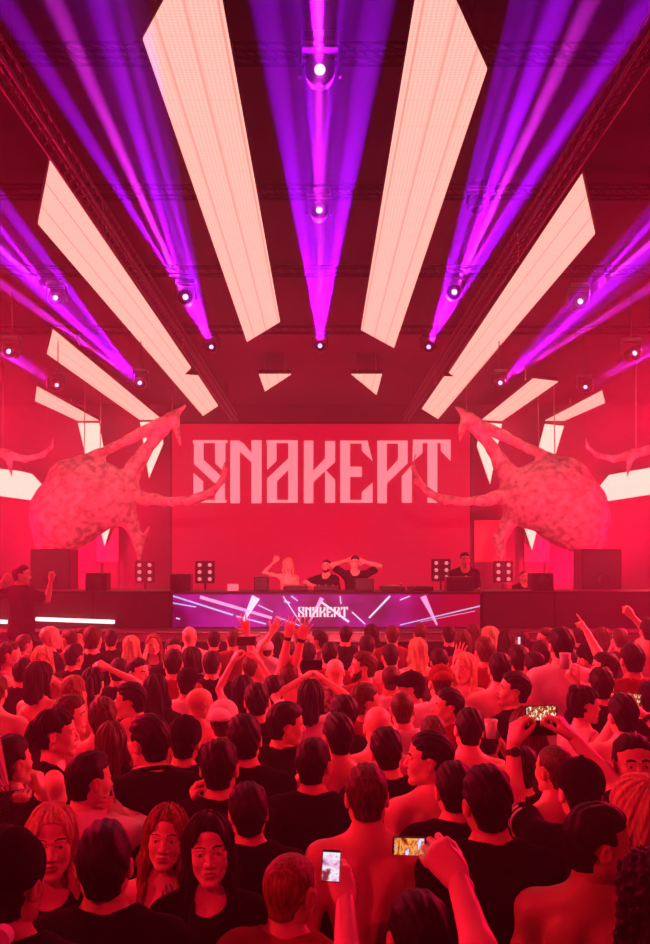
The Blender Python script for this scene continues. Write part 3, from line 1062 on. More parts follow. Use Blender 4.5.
# streaks of light shown on the booth screen
ST_W = mat('streak_white', (.1, .1, .1), .5, emit=(.75, .72, 1), strength=1.2)
ST_B = mat('streak_blue', (.1, .1, .1), .5, emit=(.35, .55, 1), strength=1.1)
ST_P = mat('streak_pink', (.1, .1, .1), .5, emit=(1, .45, .95), strength=.9)
st = MB()
def Lp(x, y, q=-.333): p = P(x, y, YS + .35 + q); k = F / (YS + .35 + q); return Vector((p.x - bcx, q, p.z - .95))
STREAKS = [((173, 596), (233, 615), 1.2, 1.4, 1), ((173, 603), (196, 607), 1.0, 1.0, 1), ((236, 616), (266, 624), 1.1, 1.2, 1), ((200, 597), (272, 618), 2.8, 2.2, 2),
           ((256, 597), (243, 622), 7, 1.6, 0), ((258, 605), (273, 612), .9, .9, 1), ((283, 596), (302, 625), .8, .8, 0), ((291, 596), (298, 601), 1.5, .6, 1),
           ((322, 598), (309, 623), 3.5, 1.0, 2), ((320, 601), (349, 622), 1.6, 1.8, 0), ((340, 596), (341, 604), .9, .9, 0), ((352, 612), (365, 624), 1.0, 1.0, 0),
           ((390, 596), (369, 618), 1.6, 1.4, 0), ((410, 596), (400, 600), .8, .8, 0), ((423, 596), (437, 625), 5, 1.4, 2), ((400, 625), (480, 606), .8, .9, 1),
           ((420, 622), (475, 611), .4, .4, 2), ((277, 617), (300, 626), 1.0, 1.2, 1), ((176, 618), (180, 619), 1.0, 1.0, 0), ((284, 601), (290, 603), 1.6, 1.4, 1)]
for (a, c, w1, w2, mi) in STREAKS:
    A = Vector(a); B = Vector(c); w1 *= .62; w2 *= .62; nn = (B - A).normalized().orthogonal()
    for y_ in (A + nn * w1, A - nn * w1, B + nn * w2, B - nn * w2): y_.y = max(594.5, min(626, y_.y))
    pl = []
    for t in (A + nn * w1, B + nn * w2, B - nn * w2, A - nn * w1):
        pl.append(Lp(t.x, max(595, min(626, t.y))))
    st.prism(pl, (0, -.004, 0), mi)
st.build('screen_streaks', [ST_W, ST_B, ST_P], sc_o)
tx = MB()
for nm, polys in GL.items():
    for pl in polys:
        tx.prism([Lp(298 + (x - 35) / 1156 * 50, 607 + (y - 68) / 282 * 10, -.34) for x, y in pl], (0, -.003, 0))
tx.build('screen_text', mat('text_white', (.2, .2, .2), .5, emit=(1, .8, 1), strength=1.0), sc_o)
tag(root, 'DJ booth with a long purple screen of light streaks and SNAKEPIT text', 'DJ booth')

# lit truss along the apron edge
root = empty('edge_truss', (0, 12.385, zb))
b = MB(); zt_ = -.02; zl = -.135; H_ = 10.6
b.bar((-H_, 0, zt_), (H_, 0, zt_), .016, n=8); b.bar((-H_, 0, zl), (H_, 0, zl), .016, n=8)
b.build('chord', M['metal'], root)
b = MB(); i = -H_
while i < H_:
    b.bar((i, 0, zt_), (i + .14, 0, zl), .007, n=5, caps=False); b.bar((i + .14, 0, zl), (i + .28, 0, zt_), .007, n=5, caps=False); i += .28
b.build('lattice', M['metal'], root)
MB().box((0, .022, (zt_ + zl) / 2), (2 * H_, .008, .10)).build('backing', mat('edge_strip', (.5, .3, .32), .5), root)
tag(root, 'low lattice truss lit along the front edge of the stage', 'truss')

# neon tube on the left riser
def tube(x0, x1, label):
    a = P(x0, 619, YS - .08); c = P(x1, 622, YS - .08)
    r = empty('light_tube', (a + c) / 2); m_ = (a + c) / 2
    MB().bar(a - m_, c - m_, .028, n=8).build('tube', mat('tube_glow', (.9, .8, .8), .4, emit=(1, .62, .62), strength=2.2), r)
    for e_ in (a - m_, c - m_): MB().box(e_ + Vector((0, .02, 0)), (.05, .07, .05)).build('bracket', M['metal_black'], r)
    tag(r, label, 'light', 'light tubes on the left riser')


tube(36, 115, 'white glowing light tube low on the left riser, right of the standing man')
tube(-60, 8, 'white glowing light tube end by the left edge, left of the standing man')


# ================================================================== gear on the riser
def cab(x0, x1, y0, y1, d, label, name='loudspeaker', cones=((0, .28, .36), (0, .72, .2)), cat='loudspeaker', grp=None, depth=.5, floor=None):
    a = P(x0, y1, d); c = P(x1, y0, d)
    z0 = a.z if floor is None else floor
    w = c.x - a.x; h = c.z - z0
    r = empty(name, ((a.x + c.x) / 2, d + depth / 2, z0))
    MB().box((0, 0, h / 2), (w, depth, h), bev=.015).build('cabinet', M['plastic_black'], r)
    g = MB(); g.box((0, -depth / 2 - .006, h / 2), (w * .9, .012, h * .92)); g.build('grille', mat('grille', (.03, .028, .03), .6, metal=.3), r)
    for (cx, cz, rr) in cones:
        q = MB(); R = rr * min(w, h * .8)
        q.lathe([(R, 0), (R * .95, .012), (R * .85, .010), (R * .35, -.0), (R * .28, .012), (0, .02)], n=20,
                M=Matrix.Rotation(math.radians(90), 3, 'X'), c=(cx * w, -depth / 2 - .013, cz * h))
        q.build('cone', M['metal_black'], r)
    tag(r, label, cat, grp)


YB = YS + .9
cab(30, 70, 549, 593, 13.9, 'tall loudspeaker stack under the belly of the left sculpture', floor=.95)
cab(582, 622, 549, 593, 13.9, 'tall loudspeaker stack under the belly of the right sculpture', floor=.95)
zr = zt + .025
kk = F / (YS + .12)
def onriser(x0, x1, y0, label, name='stage_monitor', cones=((0, .5, .36),), depth=.3, cat='monitor speaker', grp='monitor speakers on the riser'):
    d = YS + .15
    a = P(x0, 600, d); c = P(x1, y0, d)
    h = c.z - zr; w = c.x - a.x
    r = empty(name, ((a.x + c.x) / 2, d + depth / 2, zr))
    MB().box((0, 0, h / 2), (w, depth, h), bev=.012).build('cabinet', M['plastic_black'], r)
    MB().box((0, -depth / 2 - .004, h / 2), (w * .88, .008, h * .88)).build('grille', M['metal_black'], r)
    for (cx, cz, rr) in cones:
        q = MB(); R = rr * min(w, h)
        q.lathe([(R, 0), (R * .9, .01), (R * .3, .002), (0, .012)], n=16, M=Matrix.Rotation(math.radians(90), 3, 'X'), c=(cx * w, -depth / 2 - .009, cz * h))
        q.build('cone', M['plastic_black'], r)
    tag(r, label, cat, grp)


onriser(85, 106, 573, 'black monitor box on the left riser beside the tall loudspeaker stack')
onriser(170, 190, 574, 'black monitor box at the left end of the DJ booth')
onriser(532, 554, 573, 'black monitor box on the right riser beside the seated figure')
onriser(254, 268, 577, 'black flight case on the booth left of the blonde woman', 'equipment_case', (), cat='equipment case', grp='cases on the booth')
onriser(355, 374, 579, 'black equipment case in front of the man holding his head', 'equipment_case', (), cat='equipment case', grp='cases on the booth')
onriser(447, 474, 577, 'wide black case in front of the man with the printed shirt', 'equipment_case', (), cat='equipment case', grp='cases on the booth')


def deck(x, label, i):
    d = YS + .32
    p = P(x, 590, d)
    r = empty('turntable' if i % 2 == 0 else 'dj_mixer', (p.x, d, zr))
    MB().box((0, 0, .03), (.36, .34, .06), bev=.008).build('chassis', M['plastic_black'], r)
    if i % 2 == 0:
        q = MB(); q.lathe([(0, .0), (.14, 0), (.145, .008), (.14, .018), (.03, .02), (0, .02)], c=(-.02, 0, .06), n=24); q.build('platter', M['metal'], r)
        q = MB(); q.bar((.14, .12, .10), (.12, -.05, .09), .006); q.lathe([(0, 0), (.02, 0), (.02, .045), (0, .045)], c=(.14, .12, .06), n=12); q.build('tone_arm', M['metal'], r)
    else:
        for a in range(3):
            for c in range(3):
                q = MB(); q.lathe([(0, 0), (.014, 0), (.011, .02), (0, .02)], c=(-.1 + a * .1, .1 - c * .08, .06), n=10); q.build('knob', M['metal'], r)
    tag(r, label, 'turntable' if i % 2 == 0 else 'mixer', 'decks on the booth')


deck(296, 'silver turntable in front of the blonde woman', 0)
deck(326, 'black mixer with knobs in front of the bearded man', 1)
deck(392, 'silver turntable right of the man holding his head', 0)
deck(420, 'black mixer with knobs right of the last turntable', 1)

# small pale papers / cards on the riser
r = empty('setlist_card', P(233, 590, YS + .1) * 1.0); r.location.z = zr
MB().box((0, 0, .05), (.16, .01, .10), bev=.002).build('card', M['plastic_white'], r)
MB().box((0, .03, .015), (.12, .06, .03)).build('stand', M['plastic_black'], r)
tag(r, 'small white card standing on the booth left of the blonde woman', 'card')


def blinder(px, py, label):
    d = 16.0; k = F / d; p = P(px, py, d)
    r = empty('blinder_light', (p.x, d, .95)); h = p.z - .95
    MB().box((0, 0, h), (.34, .10, .40), bev=.015).build('housing', M['metal_black'], r)
    s = MB(); s.bar((0, .0, 0), (0, .02, h), .02, n=8); s.box((0, 0, .015), (.5, .35, .03)); s.build('stand', M['metal_black'], r)
    for a in (-1, 1):
        for c in (-1, 0, 1):
            q = MB(); q.lathe([(.034, 0), (.03, .015), (.0, .008)], n=14, M=Matrix.Rotation(math.radians(90), 3, 'X'), c=(a * .09, -.05, h + c * .125))
            q.build('lamp', BL, r)
    tag(r, label, 'light', 'blinder lights behind the riser')


BL = mat('blinder_glow', (.8, .6, .6), .3, emit=(1, .28, .32), strength=.7)
blinder(145, 572, 'six-lamp blinder light behind the left riser')
blinder(205, 572, 'six-lamp blinder light behind the booth, left of the blonde woman')
blinder(441, 570, 'six-lamp blinder light left of the man with the printed shirt')
blinder(503, 572, 'six-lamp blinder light behind the right riser')

# pale panels low on the back wall
PAN = mat('pale_panel', (.45, .22, .16), .8, vary=.15, vscale=3)
for (x0, x1, y0, y1, lb) in ((476, 508, 520, 562, 'pale backdrop panel low on the wall behind the right sculpture leg'),
                             (527, 552, 520, 562, 'pale backdrop panel below the belly of the right sculpture'),
                             (94, 116, 528, 562, 'pale backdrop panel below the belly of the left sculpture')):
    a = P(x0, y1, 21.9); c = P(x1, y0, 21.9)
    r = empty('backdrop_panel', ((a.x + c.x) / 2, 22.16, .95))
    zz0, zz1 = a.z - .95, c.z - .95
    MB().box((0, 0, (zz0 + zz1) / 2), (c.x - a.x, .06, zz1 - zz0)).build('cloth', PAN, r)
    q = MB()
    for sx in (-1, 1): q.box((sx * (c.x - a.x) / 2, 0, zz1 / 2), (.04, .05, zz1))
    q.box((0, 0, .02), (c.x - a.x, .2, .04)); q.build('frame', M['metal_black'], r)
    tag(r, lb, 'backdrop panel', 'pale panels on the back wall')

# crowd barrier before the stage
root = empty('crowd_barrier', (2.8, 11.7, 0))
q = MB(); q.bar((-6.2, 0, 1.12), (6.2, 0, 1.12), .03, n=8); q.bar((-6.2, 0, .15), (6.2, 0, .15), .02, n=8); q.build('rail', M['metal'], root)
for i in range(-6, 7): MB().bar((i, 0, 0), (i, 0, 1.12), .02, n=6).bar((i, 0, .9), (i, .55, .0), .015, n=6).build('post', M['metal'], root)
q = MB(); q.box((0, .02, .62), (12.4, .01, .9)); q.build('panel', M['metal_black'], root)
tag(root, 'steel crowd barrier between the front row and the stage', 'barrier')


# ================================================================== ceiling rigging
def truss(a, c, label, w=.10, n=None, grp='ceiling trusses'):
    tm = M['metal_black2' if w == .12 else 'truss_dim']
    a = Vector(a); c = Vector(c); m_ = (a + c) / 2; L = (c - a).length
    r = empty('lighting_truss', m_)
    d = (c - a).normalized(); s = d.cross(Vector((0, 0, 1))).normalized() * w / 2; u = Vector((0, 0, w / 2))
    q = MB(); cs = [s + u, s - u, -s + u, -s - u]
    for e in cs: q.bar(a - m_ + e, c - m_ + e, .013, n=6)
    q.build('chord', tm, r)
    n = n or max(4, int(L / w / 1.4)); q = MB()
    for i in range(n):
        p0 = a - m_ + d * L * i / n; p1 = a - m_ + d * L * (i + 1) / n
        for e1, e2 in ((0, 1), (2, 3), (0, 2), (1, 3)):
            q.bar(p0 + cs[e1], p1 + cs[e2], .006, n=4, caps=False)
    q.build('lattice', tm, r)
    for f in (.1, .5, .9):
        p = a.lerp(c, f) - m_; MB().bar(p + u, p + Vector((0, 0, ZC + .385 - m_.z)), .008, n=5).build('hoist_cable', tm, r)
    tag(r, label, 'truss', grp)


M['truss_dim'] = mat('matt_black_truss', (.008, .007, .008), .9, spec=.1)
M['metal_black2'] = mat('dark_truss', (.035, .03, .035), .45, metal=.5)
truss((-2.02, 4.2, ZC - .12), (-2.02, 21, ZC - .12), 'dark truss running back along the ceiling between the left LED strips', .12)
truss((1.98, 4.2, ZC - .12), (1.98, 21, ZC - .12), 'dark truss running back along the ceiling between the right LED strips', .12)
truss((-6.5, 6.35, ZC + .3), (6.5, 6.35, ZC + .3), 'dark cross truss nearest the camera under the ceiling')
truss((-7.5, 8.8, ZC + .3), (7.5, 8.8, ZC + .3), 'dark cross truss second from the camera under the ceiling')
truss((-8.5, 11.3, ZC + .3), (8.5, 11.3, ZC + .3), 'dark cross truss third from the camera under the ceiling')
truss((-9, 14.3, ZC + .3), (9, 14.3, ZC + .3), 'dark cross truss over the DJ riser, farthest from the camera')

LENS = mat('lens_glow', (.5, .3, .6), .2, emit=(.9, .35, 1), strength=3)
LENSR = mat('lens_glow_red', (.5, .1, .1), .2, emit=(1, .08, .12), strength=3)


def spotlight(loc, tgt, ang, pw, col, r=.02, blend=.12, name='beam_light'):
    l = bpy.data.lights.new(name, 'SPOT'); l.energy = pw; l.color = col; l.spot_size = math.radians(ang); l.spot_blend = blend
    l.shadow_soft_size = r
    o = bpy.data.objects.new(name, l); COL.objects.link(o); o.location = loc
    o.rotation_euler = (Vector(tgt) - Vector(loc)).to_track_quat('-Z', 'Y').to_euler()
    o['kind'] = 'helper'
    return o


def fixture(px, py, d, size, tgt, label, lens, top=None):
    """a moving-head lamp: base under the truss, yoke and head; returns where its lens is"""
    c = P(px, py, d); t = (Vector(tgt) - c).normalized()
    r = empty('moving_head_spotlight', c)
    s = size
    Rt = t.to_track_quat('Z', 'Y').to_matrix()
    up = (top or ZC + .1) - c.z
    q = MB(); q.box((0, 0, s * .85), (s * 1.0, s * .7, s * .28), bev=s * .05); q.build('base', M['metal_black'], r)
    q = MB(); q.bar((0, 0, s * .98), (0, 0, max(up, s)), s * .04, n=8); q.box((0, 0, s * 1.02), (s * .5, s * .12, s * .08)); q.build('clamp', M['metal_black'], r)
    q = MB()
    for sx in (-1, 1): q.box((sx * s * .52, 0, s * .32), (s * .09, s * .22, s * .85), bev=s * .03)
    q.box((0, 0, s * .70), (s * 1.1, s * .24, s * .1), bev=s * .03); q.build('yoke', M['metal_black'], r)
    q = MB(); q.lathe([(0, -s * .45), (s * .24, -s * .42), (s * .34, -s * .25), (s * .38, 0), (s * .36, s * .3), (s * .40, s * .33), (s * .40, s * .40), (s * .30, s * .42), (s * .15, s * .38), (s * .14, s * .35)], n=22, M=Rt)
    h = q.build('lamp_head', M['metal_black'], r)
    q = MB(); q.lathe([(s * .14, s * .36), (s * .09, s * .385), (0, s * .395)], n=18, M=Rt); q.build('lens', lens, h)
    tag(r, label, 'stage light', 'moving head lights under the ceiling')
    return c + t * s * .46


PUR = (.38, .002, 1.0)
MAG = (.85, .03, 1.0)
BP = 110.0
# (fixture pixel, distance, size, label, beams: (target pixel, target distance, angle, power, colour))
FIX = [
    (320, 347, 13.8, .22, 'moving head light low in the middle, above the letter A',
     [(262, -20, 5, 2.2, 1.0, 0), (292, -20, 5, 1.6, .7, 0), (320, -60, 4.4, 1.4, .9, 1), (350, -20, 5, 1.6, .7, 0), (381, -20, 5, 2.4, 1.0, 0), (318, -20, 5, 8, .02, 0)]),
    (212, 348, 13.8, .22, 'moving head light low, left of the middle, right of the notched strip',
     [(100, -40, 4.8, 2.0, 1.0, 0), (52, -20, 4.8, 1.6, 1.2, 1), (8, -10, 4.8, 2.6, 1.0, 0), (70, -20, 4.8, 9, .02, 0)]),
    (428, 348, 13.8, .22, 'moving head light low, right of the middle beside the wide strip end',
     [(536, -40, 4.8, 2.0, 1.0, 0), (585, -30, 4.8, 1.6, 1.2, 1), (640, -10, 4.8, 2.4, 1.0, 0), (590, -20, 4.8, 9, .02, 0)]),
    (141, 384, 13.8, .22, 'moving head light low at left between two slanting strips',
     [(-40, 215, 7.5, 2.6, 1.0, 0), (-30, 160, 7.5, 2.2, 1.1, 0), (-30, 210, 7.5, 7, .02, 0), (-30, 262, 8, 1.5, 1.1, 1)]),
    (499, 384, 13.8, .22, 'moving head light low at right between two slanting strips',
     [(690, 215, 7.5, 2.4, 1.0, 0), (690, 165, 7.5, 1.8, .7, 0), (690, 215, 7.5, 7, .02, 0), (690, 262, 8, 1.5, 1.0, 1)]),
    (58, 386, 13.8, .2, 'moving head light lowest at the far left', [(-30, 335, 10, 1.5, .8, 1), (-30, 318, 10, 2, .4, 0)]),
    (584, 388, 13.8, .2, 'moving head light lowest at the far right', [(690, 335, 10, 1.5, .8, 1), (690, 318, 10, 2, .4, 0)]),
    (319, 213, 8.6, .22, 'moving head light hanging in the centre, second from the top', [(319, 20, 5.2, 1.6, .9, 1), (300, -30, 4.9, 2.2, .4, 0), (342, -30, 4.9, 2.2, .4, 0)]),
    (320, 74, 6.15, .26, 'large moving head light hanging top centre, nearest the camera', [(318, -80, 4.3, 2.6, .5, 1), (314, -60, 4.2, 5.0, .5, 0)]),
    (186, 299, 11.0, .24, 'moving head light between the two left long strips', [(45, -20, 4.8, 1.8, 1.2, 1), (15, 20, 5.2, 2.2, .7, 0), (92, -20, 4.8, 2.2, .6, 0)]),
    (453, 294, 11.0, .24, 'moving head light between the two right long strips', [(600, -20, 4.8, 1.8, 1.2, 1), (566, -20, 4.8, 2.6, .8, 0), (645, 5, 5, 2.2, .8, 0)]),
    (57, 300, 11.0, .22, 'moving head light left of the long notched strip', [(-30, 222, 8.2, 2.0, 1.2, 1), (-30, 190, 8, 2.6, .5, 0)]),
    (578, 304, 11.0, .24, 'moving head light right of the long notched strip', [(690, 210, 8, 2.0, 1.2, 1), (690, 180, 8, 3.0, .5, 0)]),
    (12, 353, 11.5, .22, 'moving head light at the left edge above the outer strip', [(-40, 328, 10.4, 3.0, .6, 1)]),
    (631, 355, 11.5, .22, 'moving head light at the right edge above the outer strip', [(690, 325, 10.4, 3.0, .6, 1)]),
    (477, 203, 8.6, .2, 'unlit moving head light high right beside the wide strip', []),
]
for (px, py, d, sz, lb, beams) in FIX:
    tg = P(*beams[0][:3]) if len(beams) == 1 else P(*beams[min(2, len(beams) - 1)][:3]) if beams else P(px, py + 200, d - 1)
    pos = fixture(px, py, d, sz, tg, lb, LENS if beams else M['plastic_black'])
    for (tx_, ty_, td, ang, pw, ci) in beams:
        T = P(tx_, ty_, td); s0 = P(px, py, d)
        spotlight(s0 + (T - s0).normalized() * sz * .62, T, ang * .58, 2600 * pw * BP * (ang / 2.0), MAG if ci else PUR, .02)

# red wash lights on the trusses and beside the stage
RED = (1, .003, .04)
PINK = (1, .002, .055)
PALE = (1, .10, .15)
KEY = (1, .018, .035)
RIM = (1, .07, .10)
WASH = [((-4.6, 4.3, ZC - .2), (-3.4, 9.5, 1), 80, 110, 'far left'), ((-1.7, 4.3, ZC - .2), (-1.2, 10, 1), 80, 80, 'inner left'),
        ((1.7, 4.3, ZC - .2), (1.2, 10, 1), 80, 80, 'inner right'), ((4.6, 4.3, ZC - .2), (3.4, 9.5, 1), 80, 110, 'far right')]
for (loc, t, ang, pw, wd) in WASH:
    k = F / loc[1]
    pos = fixture(CX + loc[0] * k, CY - (loc[2] - CH) * k, loc[1], .22, t, 'red wash light above the middle of the crowd, ' + wd, LENSR)
    spotlight(pos, t, ang, pw * KW, RED, .08, 1.0, 'wash_light')
WASH2 = [((-9.6, 14.3), (-5.0, 9, 0), 120, 1500, 'far left end'), ((-7.0, 14.3), (-2.6, 9, 0), 110, 1300, 'second from the left'),
         ((7.0, 14.3), (2.6, 9, 0), 110, 1300, 'second from the right'), ((9.6, 14.3), (5.0, 9, 0), 120, 1500, 'far right end')]
for (loc, t, ang, pw, wd) in WASH2:
    loc = (loc[0], loc[1], ZC - .35)
    k = F / loc[1]
    pos = fixture(CX + loc[0] * k, CY - (loc[2] - CH) * k, loc[1], .22, t, 'red wash light on the farthest truss, ' + wd, LENSR)
    spotlight(pos, t, ang, pw * KW, PINK, .08, 1.0, 'wash_light')
# front washes: two on the sculptures, four above the room that reach over the crowd
for (loc, t, ang, pw, wd, col) in (((-3.0, 4.6, ZC - .25), (-4.9, 19.2, 3.7), 34, 1900, 'aimed at the left sculpture', PALE),
                                   ((3.0, 4.6, ZC - .25), (4.9, 19.2, 3.7), 34, 1900, 'aimed at the right sculpture', PALE),
                                   ((-3.6, 1.6, ZC - .3), (-2.2, 7.6, 1.2), 62, 45, 'over the crowd, left outer', RED), ((-1.2, 1.2, ZC - .3), (-.8, 7.6, 1.2), 62, 30, 'over the crowd, left inner', RED),
                                   ((1.2, 1.2, ZC - .3), (.8, 7.6, 1.2), 62, 30, 'over the crowd, right inner', RED), ((3.6, 1.6, ZC - .3), (2.2, 7.6, 1.2), 62, 45, 'over the crowd, right outer', RED),
                                   ((-2.6, -2.2, ZC - .3), (-1.1, 3.4, 1.3), 60, 170, 'added behind the viewer, left', RED), ((2.6, -2.2, ZC - .3), (1.1, 3.4, 1.3), 60, 60, 'added behind the viewer, right', RED)):  # unseen fill pair added to brighten the foreground crowd
    k = F / loc[1]
    pos = fixture(CX + loc[0] * k, CY - (loc[2] - CH) * k, loc[1], .22, t, 'red front wash light ' + wd, LENSR)
    spotlight(pos, t, ang, pw * KW, col, .08, .9, 'wash_light')
# keys added out of view to model heads and shoulders and brighten the booth
for (loc, t, ang, pw, wd, col) in (((-7.5, 6.0, ZC - .5), (-.6, 6.2, 1.4), 46, 620, 'high on the left flank, rear', KEY), ((7.5, 6.0, ZC - .5), (.6, 6.2, 1.4), 46, 380, 'high on the right flank, rear', KEY),
                                   ((-6.6, 2.2, ZC - .5), (-.2, 3.3, 1.5), 42, 460, 'high on the left flank, front', KEY), ((6.6, 2.2, ZC - .5), (.2, 3.3, 1.5), 42, 130, 'high on the right flank, front', KEY),
                                   ((-7.8, 10.5, ZC - .5), (-1.5, 8.6, 1.4), 52, 1300, 'over the left end of the barrier', RIM), ((7.8, 10.5, ZC - .5), (1.5, 8.6, 1.4), 52, 1300, 'over the right end of the barrier', RIM),
                                   ((-.9, 2.6, ZC - .3), (-.2, 14.0, 2.2), 20, 2400, 'picking out the booth', PALE)):
    k = F / loc[1]
    pos = fixture(CX + loc[0] * k, CY - (loc[2] - CH) * k, loc[1], .22, t, 'added unseen red key light ' + wd, LENSR)
    spotlight(pos, t, ang, pw * KW, col, .06, .7, 'added_key_light')
# uplights behind the riser that fill the haze around the sculptures
for (x, y, z, tx_, ty_, tz_, ang, pw, wd) in ((-6.3, 20.9, 1.2, -6.0, 21.8, 4, 150, 800, 'wall behind the left sculpture'), (6.3, 20.9, 1.2, 6.0, 21.8, 4, 150, 800, 'wall behind the right sculpture'),
                                         (-9.6, 17.0, 1.2, -8.6, 19.5, 4, 150, 800, 'left side wall'), (9.6, 17.0, 1.2, 8.6, 19.5, 4, 150, 800, 'right side wall'),
                                         (-3.6, 16.6, 1.2, -3.4, 15.6, 6, 150, 420, 'ceiling, added left of the DJ'), (3.6, 16.6, 1.2, 3.4, 15.6, 6, 150, 420, 'ceiling, added right of the DJ'),  # three unseen uplights added to redden the haze above the booth
                                         (0, 17.2, 1.2, 0, 15.8, 6, 150, 420, 'ceiling, added behind the DJ')):
    r = empty('floor_light', (x, y, .95))
    MB().box((0, 0, .06), (.36, .3, .12), bev=.02).build('base', M['metal_black'], r)
    Rt = (Vector((tx_, ty_, tz_)) - Vector((x, y, z))).to_track_quat('Z', 'Y').to_matrix()
    q = MB(); q.lathe([(0, -.12), (.12, -.1), (.15, .1), (.16, .12), (.13, .12)], n=18, M=Rt, c=(0, 0, .28)); h = q.build('lamp_head', M['metal_black'], r)
    q = MB(); q.lathe([(.14, .105), (0, .112)], n=18, M=Rt, c=(0, 0, .28)); q.build('lens', LENSR, h)
    tag(r, 'red floor light on the stage aimed up at the ' + wd, 'stage light', 'floor lights behind the riser')
    p0 = Vector((x, y, 1.23)); t_ = Vector((tx_, ty_, tz_))
    spotlight(p0 + (t_ - p0).normalized() * .16, t_, ang, pw * KW, PINK, .12, 1.0, 'wash_light')

# ================================================================== haze
w = bpy.data.worlds.new('world'); SC.world = w; w.use_nodes = True; nt = w.node_tree
nt.nodes['Background'].inputs[0].default_value = (0, 0, 0, 1)
v = nt.nodes.new('ShaderNodeVolumeScatter'); v.inputs['Density'].default_value = .0115; v.inputs['Color'].default_value = (1, .70, .90, 1)
v.inputs['Anisotropy'].default_value = .6
nt.links.new(v.outputs[0], nt.nodes['World Output'].inputs['Volume'])
c = SC.cycles
c.use_denoising = True
c.max_bounces = 4; c.diffuse_bounces = 2; c.glossy_bounces = 2; c.transmission_bounces = 4; c.volume_bounces = 0
c.sample_clamp_indirect = 4
c.use_light_tree = True

# ================================================================== the crowd
HC = {'d': 'hair_dark', 'b': 'hair_brown', 'a': 'hair_auburn', 'f': 'hair_fair', 'g': 'hair_fair'}
TC = {'k': 'black', 'w': 'white', 'r': 'red', 'g': 'grey', 'p': 'pattern'}
SK = {'m': 'skin', 'l': 'skin_light', 'n': 'skin_dark'}
DN = (0, 1, 0)
